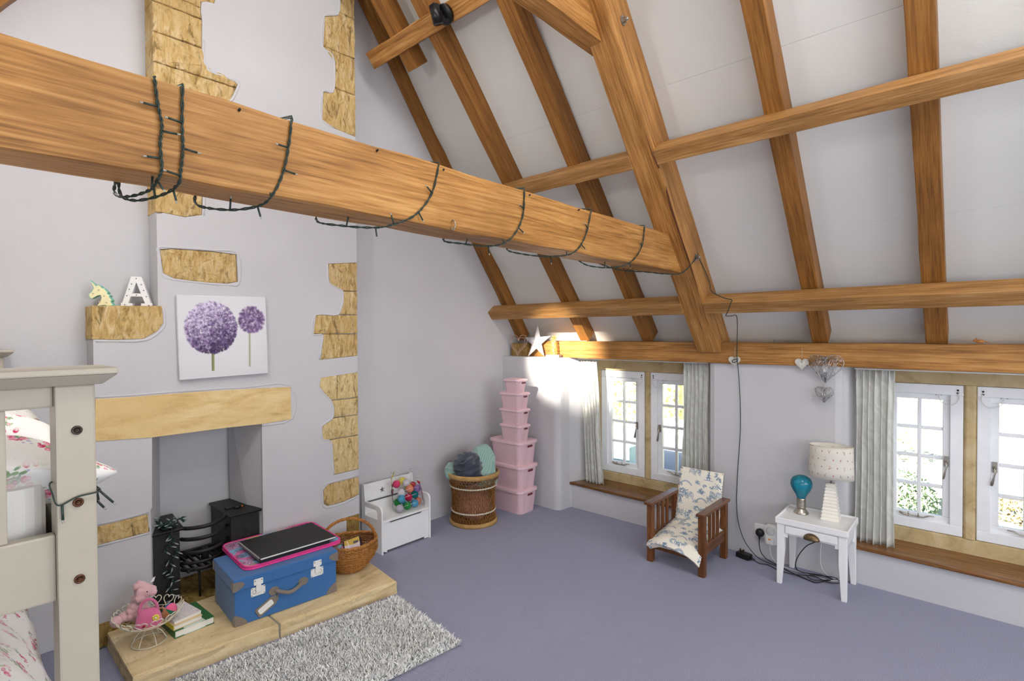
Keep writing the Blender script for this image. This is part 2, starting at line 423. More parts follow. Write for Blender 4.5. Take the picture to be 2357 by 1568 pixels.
# window wall: piers, aprons, splayed reveals
w = MB()
pier = [(-.05, .45), (-.05, -.155)] + [(.585 + .055 * sin(a), -.105 - .055 * cos(a)) for a in (0, .4, .8, 1.2, 1.57)] + [(.648, -.02), (.70, .13), (.765, .26), (.765, .45)]
w.prism(pier, -.05, 1.283, 'z')
w.prism([(.60, .0008), (1.9, .0008), (1.9, .45), (.60, .45)], -.05, .195, 'z')
def soft(x, y, s): return [(x + s * .045, y), (x + s * .013, y + .012), (x, y + .045)]
mid = soft(1.832, 0, 1)[::-1] + soft(2.655, 0, -1)
mid = [(1.70, .26), (1.795, .15)] + soft(1.832, 0, 1)[::-1] + soft(2.655, 0, -1) + [(2.70, .15), (2.765, .26), (2.765, .45), (1.70, .45)]
w.prism(mid, -.05, 1.30, 'z')
w.prism([(2.6, .0008), (3.9, .0008), (3.9, .45), (2.6, .45)], -.05, .205, 'z')
rp = [(3.69, .26), (3.75, .15)] + soft(3.80, 0, 1)[::-1] + [(RX, 0), (RX, .45), (3.69, .45)]
w.prism(rp, -.05, 1.30, 'z')
w.box(.6, 3.9, .30, .45, 1.19, 1.30); w.box(-.05, RX, .17, .45, 1.283, 1.66)
struct(w.build('wall_right', M['wall'], fix=True))
# plaster between the rafters, one board per bay, each split at its seam
RAF = [  # left edge x, width, rise angle, z at the wall face
    (.004, .080, 55.1, 1.494), (.735, .09, 49.4, 1.452), (1.315, .09, 49.0, 1.447), (2.480, .09, 49.3, 1.446),
    (3.037, .095, 50.4, 1.430), (3.62, .09, 50, 1.44), (4.2, .09, 50, 1.44), (4.8, .09, 50, 1.44), (5.4, .09, 50, 1.44), (6.0, .09, 50, 1.44)]
c = MB(); 
xs = [(-.05, 3.12, .0), (1.9, 3.12, 0), (RX + .05, 3.12, 0)]
def bay(x0, x1, y0, y1, th=.05):
    lo = [(x0, y0, zc(y0)), (x1, y0, zc(y0)), (x1, y1, zc(y1)), (x0, y1, zc(y1))]
    hi = [(a, b2, z + th) for a, b2, z in lo]
    return lo, hi
xe = [-.05] + [r[0] + r[1] / 2 for r in RAF[1:3]] + [1.86] + [r[0] + r[1] / 2 for r in RAF[3:]] + [RX]
root = struct(bpy.data.objects.new('ceiling', None)); COL.objects.link(root)
for x0, x1 in zip(xe, xe[1:]):
    for y0, y1 in ((.32, -.372), (-.374, -1.002), (-1.004, RIDGE)):
        lo, hi = bay(x0 + .0006, x1 - .0006, y0, y1)
        if x0 < 0:      # the bay at the gable rises more steeply, following the gable rafter
            lift = lambda p: (p[0], p[1], p[2] - zc(p[1]) + 1.660 + 1.434 * -p[1])
            lo[0], lo[3], hi[0], hi[3] = lift(lo[0]), lift(lo[3]), lift(hi[0]), lift(hi[3])
        MB().hexa(lo, hi).build('ceiling_board', M['ceil'], root)
def mirror(pts): return [(x, RY - y, z) for x, y, z in pts]
lo, hi = bay(-.05, RX, .32, RIDGE)
MB().hexa(mirror(lo)[::-1], mirror(hi)[::-1]).build('ceiling_board', M['ceil'], root)
MB().box(-.5, RX + .3, RY - .4, .5, 5.2, 5.25).build('ceiling_cover', M['ceil'], root)

# ------------------------------------------------------------------ roof timbers
def timber(name, mat, p0, p1, sec, label, cat='beam', group=None, wav=.0, nseg=14, bevel=.006, up=(0, 0, 1), seed=0):
    """sec: (across from, across to, up from, up to); local X runs along the grain"""
    p0, p1 = Vector(p0), Vector(p1); L = (p1 - p0).length; X = (p1 - p0).normalized(); Z = Vector(up); Z = (Z - X * Z.dot(X)).normalized(); Y = Z.cross(X)
    mt = Matrix((X, Y, Z)).transposed().to_4x4(); mt.translation = p0
    ya, yb, za, zb = sec; mb = MB(); n = max(2, nseg)
    ring = [(ya, za), (yb, za), (yb, zb), (ya, zb)]; vs = []; fs = []
    for i in range(n + 1):
        for k, (y, z) in enumerate(ring):
            s = noise.noise_vector((i * .55 + seed * 9.1, k * 5.3, seed)) * wav
            vs.append((L * i / n, y + s.x * .6, z + s.y))
    for i in range(n):
        for k in range(4): q = (k + 1) % 4; fs.append((i * 4 + k, i * 4 + q, i * 4 + 4 + q, i * 4 + 4 + k))
    fs += [(3, 2, 1, 0), tuple(n * 4 + k for k in range(4))]
    mb.add(vs, fs); o = mb.build(name, mat, bevel=bevel, seg=2)
    o.matrix_world = mt
    if label: tag(o, label, cat, group)
    return o
# tie beam: wavy top edge
tie = timber('tie_beam', M['oak'], (1.78, -4.70, 1.975), (1.78, -.50, 1.978), (-.08, .08, -.107, .112), 'huge pale oak tie beam crossing the room, wound with string lights', wav=.008, nseg=30, bevel=.010, seed=2)
for yy in (-3.13, -2.72, -2.45, -1.98, -1.62):
    MB().tube([(yy + 4.70, -.078, .094), (yy + 4.70, -.088, .097)], .0032, 8).build('nail', M['black_iron'], tie)
# principal rafter of the truss: underside line (y -.055, z 1.352) rising 49.8 degrees
a = math.radians(49.8); d = Vector((0, -cos(a), sin(a))); nrm = Vector((0, sin(a), cos(a)))
p0 = Vector((1.855, .03, 1.352 - .085 * math.tan(a)))
foot = Vector((1.855, -.055, 1.352))
pr = MB()
zb = 1.350
def prp(u, h): q = foot + d * u + nrm * h; return q
top_u = 2.95
sideA = [prp(0, 0), prp(top_u, 0), prp(top_u, .235), Vector((1.855, -.055 + .235 / sin(a) , 1.352)) ]
N = 16
vs = []; fs = []
ring0 = [(-.077, 0), (.077, 0), (.077, .235), (-.077, .235)]
L = top_u
for i in range(N + 1):
    for k, (x, h) in enumerate(ring0):
        s = noise.noise_vector((i * .6, k * 4.1, 3.3)) * .007
        u = L * i / N
        if i == 0: u = 0 if h == 0 else -h * cos(a) / sin(a)      # foot cut level
        vs.append((u, x + s.x, h + s.y))
for i in range(N):
    for k in range(4): q = (k + 1) % 4; fs.append((i * 4 + k, i * 4 + q, i * 4 + 4 + q, i * 4 + 4 + k))
fs += [(3, 2, 1, 0), tuple(N * 4 + k for k in range(4))]
# local X along the slope, local Y across (world +X), local Z = roof normal
mt = Matrix((d, Vector((1, 0, 0)), nrm)).transposed().to_4x4(); mt.translation = foot
pro = MB().add(vs, fs).build('principal_rafter', M['oak'], bevel=.008, seg=2); pro.matrix_world = mt
tag(pro, 'massive sloping oak principal rafter with two bolts and a dark crack', 'beam')
def bolt(z_along, name):
    t = MB(); t.tube([(0, 0, 0), (0, 0, .004)], .024, 16, smooth=False); t.tube([(0, 0, .004), (0, 0, .020)], .014, 6, smooth=False); t.tube([(0, 0, .02), (0, 0, .030)], .008, 10)
    o = t.build(name, M['steel'], pro, loc=z_along, rot=(-pi / 2, 0, 0)); o['label'] = 'galvanised hexagon bolt with washer'; return o
inv = mt.inverted()
for wp in ((1.932, -1.337, 3.047), (1.932, -.452, 1.962)):
    q = inv @ Vector(wp); bolt((q.x, .0785, q.z), 'bolt')
crack = [inv @ Vector((1.9335, y, z)) for y, z in ((-.42, 1.76), (-.55, 1.905), (-.68, 2.08), (-.80, 2.21), (-.92, 2.37), (-1.03, 2.46), (-1.1, 2.55))]
k = MB().tube([(q.x, .0745 + (i % 2) * .002, q.z + .012 + .01 * sin(i * 2)) for i, q in enumerate(crack)], [.001, .003, .004, .0055, .004, .003, .001], 6, flat=.6)
k.build('crack', plain('crack', rgb(88, 46, 24), .9), pro)
# opposite principal (behind the camera's left shoulder) and the collar that joins the two
mp = Matrix.Translation((0, RY, 0)) @ Matrix.Diagonal((1, -1, 1, 1))
col = timber('collar_beam', M['oak'], (1.795, -3.36, 2.958), (1.795, -1.275, 2.946), (-.055, .055, 0, .15), 'short oak collar beam meeting the principal rafter near the ceiling', wav=.006, seed=5)
col.location.z += .0
op = Matrix(((-0.0, 1, 0), (-d.y, 0, 0), (d.z, 0, 1))).to_4x4()
d2 = Vector((0, cos(a), sin(a))); n2 = Vector((0, -sin(a), cos(a)))
foot2 = Vector((1.855, RY + .055, 1.352)); m2 = Matrix((d2, Vector((-1, 0, 0)), n2)).transposed().to_4x4(); m2.translation = foot2
pr2 = bpy.data.objects.new('principal_rafter', pro.data); COL.objects.link(pr2); pr2.matrix_world = m2
tag(pr2, 'principal rafter of the same truss on the far slope, above the bunk bed', 'beam')
# common rafters
def rafter(x, wd, ang, z0, label, u0=-.20, u1=3.62, dep=.13, seed=0, far=False):
    s = math.radians(ang); dd = Vector((0, -cos(s), sin(s))); nn = Vector((0, sin(s), cos(s)))
    f = Vector((x + wd / 2, 0, z0))
    L = u1; p = f + dd * u0; q = f + dd * L
    if far: p = Vector((p.x, RY - p.y, p.z)); q = Vector((q.x, RY - q.y, q.z)); nn = Vector((0, -nn.y, nn.z))
    return timber('rafter', M['oak_dark'], p, q, (-wd / 2, wd / 2, 0, dep), label, 'rafter', 'common rafters', wav=.006, nseg=18, bevel=.004, up=nn, seed=seed)
lab = ['oak rafter running up against the gable wall', 'second oak rafter from the gable, left of the truss', 'third oak rafter from the gable, just left of the truss',
       'first oak rafter right of the truss', 'second oak rafter right of the truss, rising near the right edge', 'oak rafter beyond the right edge of the photo, nearest the view', 'oak rafter further along, second beyond the right edge']
for i, (x, wd, ang, z0) in enumerate(RAF[:6]):
    s = math.radians(ang)
    rafter(x, wd, ang, z0, lab[i], u0=-(z0 - 1.425) / sin(s) , u1=((zc(RIDGE) - z0) if i else 3.1) / sin(s) - .20, seed=i + 11, dep=.135 if i else .10)
rafter(.004, .08, 55.1, 1.205, 'oak rafter against the gable on the far slope, top left corner', u0=-.1, u1=3.3, seed=31, far=True)
st = timber('rafter_offcut', M['oak_dark'], (.475, -1.515, 3.225), (.475, -2.18, 3.225 + .665 * 1.19), (-.045, .045, 0, .12), 'short doubled rafter end with a pointed cut beside the gable rafter', 'rafter', wav=.004, nseg=6, bevel=.004, up=(0, .766, .643), seed=40)
# purlins: square to the slope, four corners in (y, z)
def purlin(x0, x1, y, z, label, dn=.10, w_=.085, seed=0, mat='oak_pale'):
    s = math.radians(50); nn = Vector((0, -sin(s), -cos(s))); dw = Vector((0, cos(s), -sin(s)))   # inward, down the slope
    p0 = Vector((x0, y, z)); p1 = Vector((x1, y, z))
    # local Y = Z x X with Z = down slope
    return timber('purlin', M[mat], p0, p1, (-dn, 0.0, 0, w_) if Vector(dw).cross(Vector((1, 0, 0))).dot(nn) < 0 else (0, dn, 0, w_), label, 'purlin', None, wav=.003, nseg=22, bevel=.004, up=dw, seed=seed)
purlin(-.02, 1.785, -.270, 1.741, 'lower oak purlin left of the truss, above the lit corner', seed=51)
purlin(1.928, RX, -.270, 1.741, 'lower oak purlin right of the truss, low above the windows', seed=52)
purlin(-.02, 1.785, -.945, 2.550, 'upper oak purlin left of the truss, partly behind the tie beam', seed=53)
purlin(1.928, RX, -.940, 2.550, 'upper oak purlin right of the truss, crossing the bare ceiling', seed=54)
purlin(.175, 1.785, -1.585, 3.455, 'top oak purlin at the gable carrying the black spotlight', dn=.12, w_=.105, seed=55, mat='oak')
# wall plate
wp1 = timber('wall_plate', M['oak'], (.36, .09, 1.350), (RX, .09, 1.356), (-.115, .10, -.071, .072), 'long oak wall plate running above both windows', 'beam', wav=.005, nseg=34, bevel=.008, seed=61)
# ------------------------------------------------------------------ chimney breast
XB = .15
S_ = 1209.9
_C = Vector((3.284, -3.67, 1.5))
def on_breast(px, py, X=XB):
    """measured point of the breast front, metres (y, z)"""
    dd = cr2 * ((px - 1178.5) / S_) - cu2 * ((py - 784) / S_) + cf
    t = (X - _C.x) / dd.x; q = _C + dd * t; return (q.y, q.z)
def OB(l): return [on_breast(*p) for p in l]
YR = -1.742                     # right edge of the breast
# stones along the right edge, outline of each run from its top right corner anticlockwise
run1 = OB([(784, -2), (780, 34), (748, 37.5), (744.6, 107), (768, 128.6), (773, 171), (768, 212.5), (744.6, 211), (742, 275), (771, 296)])
run2 = OB([(756, 607), (757.3, 643), (761, 653.7), (783, 666), (790.8, 671.8), (791, 694.8), (783, 720.6), (769.7, 724.5), (727.6, 725.4), (722, 768.5), (741, 771), (745, 779), (738, 828.7)])
run3 = OB([(738.8, 869.6), (736, 889.6), (746.8, 905.7), (762.9, 921.8), (769.6, 940.5), (766.9, 962), (744, 979), (741.4, 991.4), (745.4, 1012.9), (764, 1017), (768, 1061), (771, 1093)])
run5 = OB([(797.7, 1191), (797.7, 1240)])
r4 = OB([(756, 1114.7), (744, 1128), (745.4, 1160), (755, 1165.6), (792, 1155)])
zt1 = on_breast(821, 316)[1]; z2a = on_breast(825, 605)[1]; z2b = on_breast(823, 819)[1]; z3a = on_breast(824.5, 857)[1]; z3b = on_breast(823, 1081)[1]
z4a = on_breast(822, 1098.6)[1]; z4b = on_breast(824.5, 1139)[1]; z5a = on_breast(824.5, 1183)[1]
# left edge: shoulder stone, upper breast edge
yl0 = -3.150; yl1 = on_breast(362, 600)[0]
runL1 = OB([(496, -2), (493, 8), (475, 3), (464, 5), (462.5, 24), (465.5, 46), (464.8, 92), (465.5, 135), (471.6, 150), (482, 164), (537.5, 184), (547.4, 194.4), (539, 214), (530, 229.6), (505, 245), (474, 270), (466, 330), (467, 445), (465, 495), (425, 500), (376, 490)])
stL2 = OB([(368, 573.7), (394, 572), (485.5, 578), (545, 586), (548, 648.6), (522, 653), (470, 650), (400, 641), (375.5, 628.7), (371, 596.7)])
shelf = OB([(217, 704), (372, 704.5), (375.5, 743), (362, 762), (330, 780), (270, 782), (217, 781)])
lint = OB([(219, 919), (300, 914.5), (446, 903), (560, 896), (668, 891), (670, 965), (603, 976), (520, 985), (350, 1007), (219, 1016)])
stL5 = OB([(222, 1213), (342, 1183), (344, 1225), (222, 1256)])
stL6 = [(-3.153, .005), (-3.153, .115), (-3.08, .118), (-3.02, .10), (-2.99, .06), (-2.99, .005)]
# plaster outline, going round anticlockwise from bottom left (y to the right is towards the windows)
ztop = 4.3
op_l, op_r, op_t = -2.925, -2.376, .975
pieceA = [(yl0, .0), (op_l - .012, .0), (op_l - .012, .52), stL5[2], (yl0, stL5[3][1])]
pieceB = [(yl0, stL5[0][1]), stL5[1], (op_l, .62), lint[8], (yl0, lint[9][1])]
outer = [(yl0, lint[0][1])] + lint[1:7] + [(op_r, .9), (op_r, .0), (YR, .0), (YR, run5[1][1]), run5[1], run5[0], (YR, z5a), (YR, z4b)]
outer += r4[::-1] + [(YR, z4a), (YR, z3b)] + run3[::-1] + [(YR, z3a), (YR, z2b)] + run2[::-1] + [(YR, z2a), (YR, zt1)] + run1[::-1]
yr1 = run1[0][0]; zs = shelf[0][1]
outer += [(yr1, ztop), (runL1[0][0], ztop)] + runL1 + [(yl1, runL1[-1][1] - .012), (yl1, zs + .005)] + shelf[1:] + [(yl0, shelf[-1][1] - .001)]
TH = .022
breast = MB()
breast.prism(outer, XB - TH, XB, 'x', holes=[stL2]); breast.prism(pieceA, XB - TH, XB, 'x'); breast.prism(pieceB, XB - TH, XB, 'x')
br = struct(breast.build('chimney_breast', M['wall'], bevel=.006, seg=2))
br['label'] = 'plastered chimney breast with exposed golden stones'
# rolled plaster lips round the exposed stones
def lip(pts, closed=False):
    q = spline([(XB - .0035, y, z) for y, z in pts], 3, closed)
    MB().tube([p + Vector(noise.noise_vector(p * 14)) * .002 for p in q], .0085, 8, closed, flat=.7).build('plaster_edge', M['wall'], br)
def grow(pts, d):
    cy = sum(p[0] for p in pts) / len(pts); cz = sum(p[1] for p in pts) / len(pts)
    return [(y + math.copysign(d, y - cy), z + math.copysign(d, z - cz)) for y, z in pts]
lip(grow(stL2, .007), True)
for r_ in (run1, run2, run3): lip([(y - .008, z) for y, z in r_])
lip([(YR - .002, z4a + .008)] + [(y - .006, z + .004) for y, z in r4[:1]] + [(y - .008, z) for y, z in r4[1:3]] + [(y, z - .008) for y, z in r4[3:]] + [(YR - .002, z4b - .008)])
lip([(y + .007, z) for y, z in runL1[6:19]]); lip([(yl0 + .004, lint[0][1] + .008)] + [(y, z + .008) for y, z in lint[1:5]] + [(lint[5][0] + .008, lint[5][1] + .004), (lint[6][0], lint[6][1] - .006)])
lip([(yl0 + .004, stL5[0][1] + .007), (stL5[1][0], stL5[1][1] + .007)]); lip([(yl0 + .004, stL5[3][1] - .007), (stL5[2][0], stL5[2][1] - .007)])
lip([(y + .006, z - .006) for y, z in shelf[1:]])
# core behind the plaster
core = MB()
core.box(.002, XB - TH, yl0, op_l, 0, 1.2); core.box(.002, XB - TH, op_r, YR, 0, 1.2); core.box(.002, XB - TH, op_l, op_r, .99, 1.2)
core.box(.002, XB - TH, yl0, YR, 1.2, shelf[-1][1]); core.box(.002, XB - TH, yl1, YR, shelf[-1][1], ztop)
core.build('breast_core', M['wall'], br)
def stone(poly, mat, dep=.055, front=-.010, nm='stone', seed=0, grow=.002):
    """one rough stone: bulged and chipped face, poly in (y, z)"""
    cy = sum(p[0] for p in poly) / len(poly); cz = sum(p[1] for p in poly) / len(poly)
    x1 = XB + front; P2 = []
    n = len(poly)
    for i in range(n):            # subdivide the outline so that the edge can be uneven
        p, q = poly[i], poly[(i + 1) % n]; L = math.hypot(q[0] - p[0], q[1] - p[1]); k = max(1, int(L / .018))
        for j in range(k): P2.append((p[0] + (q[0] - p[0]) * j / k, p[1] + (q[1] - p[1]) * j / k))
    rings = []
    for f, dx in ((1.0, -dep), (1.0, -.006), (.975, .002), (.90, .004), (.78, .005), (.62, .006), (.44, .006), (.24, .006)):
        ring = []
        for (y, z) in P2:
            yy = cy + (y - cy) * f; zz = cz + (z - cz) * f
            nv = noise.noise_vector((yy * 9, zz * 9, seed)) * (.006 if dx > -.02 else 0)
            rel = (noise.fractal((yy * 22, zz * 9, seed), 1.0, 2.0, 4) * .006 + abs(noise.noise((yy * 55, zz * 14, seed + 5))) * -.007) if dx > -.004 else 0
            ring.append((x1 + dx + rel, yy + (nv.y * .5 if f == 1.0 else 0), zz + (nv.z * .5 if f == 1.0 else 0)))
        rings.append(ring)
    m = len(P2); vs = [v for r in rings for v in r] + [(x1 + .006, cy, cz)]; fs = []
    for r in range(len(rings) - 1):
        for i in range(m): j = (i + 1) % m; fs.append((r * m + i, r * m + j, (r + 1) * m + j, (r + 1) * m + i))
    for i in range(m): fs.append(((len(rings) - 1) * m + i, (len(rings) - 1) * m + (i + 1) % m, len(vs) - 1))
    # star-shaped faces only: for strongly bent outlines the caller splits the run
    return MB().add(vs, fs, 0, False).build(nm, mat, br)
def cutrun(run, cuts, ytop, ybot, edge, sgn=1):
    """split a run of stones at heights 'cuts' (z descending): the run's outline is on one side, the breast edge on the other"""
    def at(z):   # y of the outline at height z
        for p, q in zip(run, run[1:]):
            if min(p[1], q[1]) <= z <= max(p[1], q[1]) and abs(p[1] - q[1]) > 1e-6: return p[0] + (q[0] - p[0]) * (z - p[1]) / (q[1] - p[1])
        return run[0][0] if z > run[0][1] else run[-1][0]
    zs_ = [ytop] + cuts + [ybot]; out = []
    for k, (a_, b_) in enumerate(zip(zs_, zs_[1:])):
        g = .0025; first, last = k == 0, k == len(zs_) - 2
        mids = [p for p in run if (last or b_ + g < p[1]) and (first or p[1] < a_ - g)]
        L = ([] if first else [(at(a_ - g), a_ - g)]) + mids + ([] if last else [(at(b_ + g), b_ + g)])
        out.append(L + [(edge, b_ + (0 if last else g)), (edge, a_ - (0 if first else g))])
    return out
def ZB(x, y): return on_breast(x, y)[1]
E1 = YR + .004
for i, p in enumerate(cutrun([(run1[0][0], ztop)] + run1, [3.9, ZB(800, 36), ZB(800, 128), ZB(800, 212)], ztop, zt1, E1)): stone(p, M['stone_dark'] if i < 0 else M['stone'], seed=i, front=-.004)
for i, p in enumerate(cutrun(run2, [ZB(800, 670), ZB(800, 725), ZB(800, 769)], z2a, z2b, E1)): stone(p, M['stone'], seed=10 + i, front=-.004)
jz = [ZB(800, 918), ZB(800, 958), ZB(800, 1006)]
for i, p in enumerate(cutrun(run3, jz, z3a, z3b, E1)):
    if i == 0:
        ym = on_breast(777, 895)[0]
        stone([q for q in p if q[0] < ym - .002] + [(ym - .002, p[-2][1]), (ym - .002, p[-1][1])], M['stone_pale'], seed=21, front=-.004)
        stone([(ym + .002, p[-1][1]), (ym + .002, p[-2][1]), (E1, p[-2][1]), (E1, p[-1][1])], M['stone_pale'], seed=22, front=-.004)
    else: stone(p, M['stone_pale'], seed=22 + i, front=-.004)
stone(r4 + [(E1, z4b), (E1, z4a)], M['stone'], seed=31, front=-.004)
stone(run5 + [(E1, run5[1][1]), (E1, z5a)], M['stone_dark'], seed=33, front=-.004)
EL = yl1 - .002
L1 = [(runL1[0][0], ztop)] + runL1
for i, p in enumerate(cutrun(L1, [3.8, 3.25, ZB(410, 22), ZB(410, 90), ZB(410, 158), ZB(410, 236), ZB(410, 330)], ztop, runL1[-1][1], EL)): stone(p, M['stone'], seed=40 + i, front=-.004, dep=.143)
stone(stL2, M['stone'], seed=51, front=-.006)
# shoulder stone: deep, its top is a little shelf
so = MB().prism([(yl0 - .004, zs)] + shelf[1:-1] + [(yl0 - .004, shelf[-1][1])], .002, XB + .004, 'x').build('stone', M['stone'], br, bevel=.008, seg=2, jitter=.0)
for v in so.data.vertices:
    nv = noise.noise_vector(v.co * 11); v.co += Vector((nv.x * .004, nv.y * .003, 0))
stone(stL5, M['stone'], seed=61, front=-.002)
stone(stL6, M['stone_dark'], seed=62, front=.012)
li = MB().prism(lint, .01, XB + .004, 'x').build('lintel_stone', M['lintel'], br, bevel=.006, seg=2); li['label'] = 'long smooth golden stone lintel over the fireplace'
# fireplace recess: cheeks, sloping back, dark throat
rc = MB()
bk, yb0, yb1 = -.22, -2.80, -2.415
rc.add([(XB - TH, op_l, 0), (bk, yb0, 0), (bk, yb0, .62), (-.16, yb0 - .01, 1.12), (XB - TH, op_l, 1.12)], [(0, 1, 2, 3, 4)])
rc.add([(XB - TH, op_r, 0), (bk, yb1, 0), (bk, yb1, .62), (-.16, yb1 - .04, 1.12), (XB - TH, op_r, 1.12)], [(4, 3, 2, 1, 0)])
rc.add([(bk, yb0, 0), (bk, yb1, 0), (bk, yb1, .62), (bk, yb0, .62), (-.16, yb1 - .04, 1.12), (-.16, yb0 - .01, 1.12)], [(0, 1, 2, 3), (3, 2, 4, 5)])
rc.add([(XB - TH, op_l, 1.12), (-.16, yb0 - .01, 1.12), (-.16, yb1 - .04, 1.12), (XB - TH, op_r, 1.12)], [(0, 1, 2, 3)])
rc.build('fireplace_recess', M['wall'], br)
# ------------------------------------------------------------------ hearth: two slabs with a mortar joint
h = thing('hearth', 'raised honey coloured stone hearth in front of the fireplace', 'hearth', (.45, -2.5, 0))
def slab(pts, nm, mat, ht=.07, seed=0):
    P2 = []; n = len(pts)
    for i in range(n):
        p, q = pts[i], pts[(i + 1) % n]; L = math.hypot(q[0] - p[0], q[1] - p[1]); k = max(1, int(L / .07))
        for j in range(k): P2.append((p[0] + (q[0] - p[0]) * j / k, p[1] + (q[1] - p[1]) * j / k))
    m = len(P2); vs = []
    cx = sum(p[0] for p in P2) / m; cy = sum(p[1] for p in P2) / m
    for f, z in ((.0, 0), (.004, ht * .5), (.002, ht - .012), (.004, ht - .003), (.013, ht)):
        for (x, y) in P2:
            nv = noise.noise_vector((x * 14, y * 14, z * 40 + seed)) * (.006 if z > 0 else .003); L = math.hypot(x - cx, y - cy)
            vs.append((x - (x - cx) / L * f + nv.x - .45, y - (y - cy) / L * f + nv.y * .4 + 2.5, z + (nv.z * .25 if 0 < z < ht else 0)))
    fs = [tuple(reversed(range(m)))]
    for r in range(4):
        for i in range(m): j = (i + 1) % m; fs.append((r * m + i, r * m + j, (r + 1) * m + j, (r + 1) * m + i))
    fs.append(tuple(4 * m + i for i in range(m)))
    return MB().add(vs, fs).build(nm, mat, h)
slab([(.152, -3.12), (.655, -3.125), (.713, -2.537), (.152, -2.537)], 'slab', M['hearth'], seed=1)
slab([(.152, -2.531), (.714, -2.531), (.777, -1.885), (.152, -1.81)], 'slab', M['hearth'], seed=2)
MB().box(-.296, .258, -.039, -.029, 0, .066).build('mortar_joint', plain('mortar', rgb(150, 142, 128), .9, bump=.5), h)
MB().box(-.66, -.298, -.295, .08, -.005, .068).build('hearth_back', M['stone_dark'], h)
# ------------------------------------------------------------------ windows: stone surround, casements, sill board
def star(cx, cy, r, r2, n=5, a0=pi / 2):
    return [(cx + (r if i % 2 == 0 else r2) * cos(a0 + pi * i / n), cy + (r if i % 2 == 0 else r2) * sin(a0 + pi * i / n)) for i in range(2 * n)]
def casement(win, x0, x1, z0, z1, y, hinge):
    """hinge -1: hinges on the left, catch on the right"""
    c = bpy.data.objects.new('casement', None); COL.objects.link(c); c.parent = win
    fr = MB(); fw = .058
    def frame(mb, a0, a1, b0, b1, w_, ya, yb):
        mb.box(a0, a1, ya, yb, b0, b0 + w_); mb.box(a0, a1, ya, yb, b1 - w_, b1); mb.box(a0, a0 + w_, ya, yb, b0 + w_, b1 - w_); mb.box(a1 - w_, a1, ya, yb, b0 + w_, b1 - w_)
    frame(fr, x0, x1, z0, z1, fw, y - .008, y + .05)
    fr.build('frame', M['white_frame'], c, bevel=.003)
    sa = MB(); i = fw - .004; frame(sa, x0 + i, x1 - i, z0 + i, z1 - i, .038, y + .012, y + .048)
    sa.build('sash', M['white_frame'], c, bevel=.004)
    gx0, gx1, gz0, gz1 = x0 + i + .038, x1 - i - .038, z0 + i + .038, z1 - i - .038
    xm = (gx0 + gx1) / 2; bw_ = .0100
    MB().box(xm - bw_, xm + bw_, y + .018, y + .044, gz0, gz1).build('glazing_bar', M['white_frame'], c, bevel=.003)
    H = (gz1 - gz0) / 4
    for k in (1, 2, 3):
        for a_, b_ in ((gx0, xm - bw_), (xm + bw_, gx1)):
            MB().box(a_, b_, y + .019, y + .043, gz0 + H * k - bw_, gz0 + H * k + bw_).build('glazing_bar', M['white_frame'], c, bevel=.003)
    for k in range(4):
        for a_, b_ in ((gx0, xm - bw_), (xm + bw_, gx1)):
            MB().box(a_, b_, y + .030, y + .033, gz0 + H * k + (bw_ if k else 0), gz0 + H * (k + 1) - (bw_ if k < 3 else 0)).build('pane', M['glass'], c)
    # catch: plate, pivot and a drooping spoon handle
    sx = x1 - i - .020 if hinge < 0 else x0 + i + .020; zm = z0 + .42
    hd = MB(); hd.box(sx - .011, sx + .011, y + .004, y + .012, zm - .028, zm + .030); hd.tube([(sx, y + .012, zm), (sx, y - .014, zm)], .008, 10)
    hd.tube([(sx, y - .012, zm + .004), (sx + .002, y - .014, zm - .025), (sx - .004, y - .016, zm - .055), (sx - .009, y - .014, zm - .082), (sx - .012, y - .012, zm - .100)], [.006, .005, .0055, .0085, .007], 8, flat=.6)
    hd.build('catch', M['steel'], c)
    # stay bar lying along the bottom rail, curled tip towards the mullion
    s0 = gx0 + .015 if hinge < 0 else gx1 - .015; dr = 1 if hinge < 0 else -1; zz = z0 + i + .018
    st_ = MB(); yb = y - .004
    st_.tube([(s0, yb, zz + .012), (s0 + dr * .02, yb, zz + .004), (s0 + dr * .05, yb, zz), (s0 + dr * .115, yb, zz), (s0 + dr * .125, yb, zz + .006), (s0 + dr * .14, yb, zz + .014), (s0 + dr * .165, yb, zz + .015)], [.006, .007, .005, .0045, .0045, .0045, .003], 8, flat=.7)
    for q in (.045, .092): st_.tube([(s0 + dr * q, yb + .016, zz - .004), (s0 + dr * q, yb, zz - .004), (s0 + dr * q, yb - .001, zz + .022)], .004, 8)
    st_.build('stay', M['steel'], c)
    # restrictor cable with its two screw plates
    cx = x1 - .024 if hinge < 0 else x0 + .024; ix = (x1 - i - .034) if hinge < 0 else (x0 + i + .034); zt = z1 - .028
    rc_ = MB(); rc_.tube(spline([(cx, y - .010, zt - .012), (cx + (.006 if hinge < 0 else -.006), y - .016, zt - .05), (cx - dr * .022, y - .02, zt - .085), (ix - dr * .006, y - .012, zt - .074), (ix - dr * .022, y + .006, zt - .034)], 6), .0022, 6)
    rc_.build('restrictor_cable', M['white_plastic'], c)
    sp = MB()
    for q in (0, -.016): sp.tube([(cx, y - .008, zt + q), (cx, y - .012, zt + q)], .0052, 10)
    for q in (-.010, -.034): sp.tube([(ix + dr * q, y + .012, zt - .030), (ix + dr * q, y + .008, zt - .030)], .0045, 10)
    sp.build('screw', M['black_metal'], c)
    return c
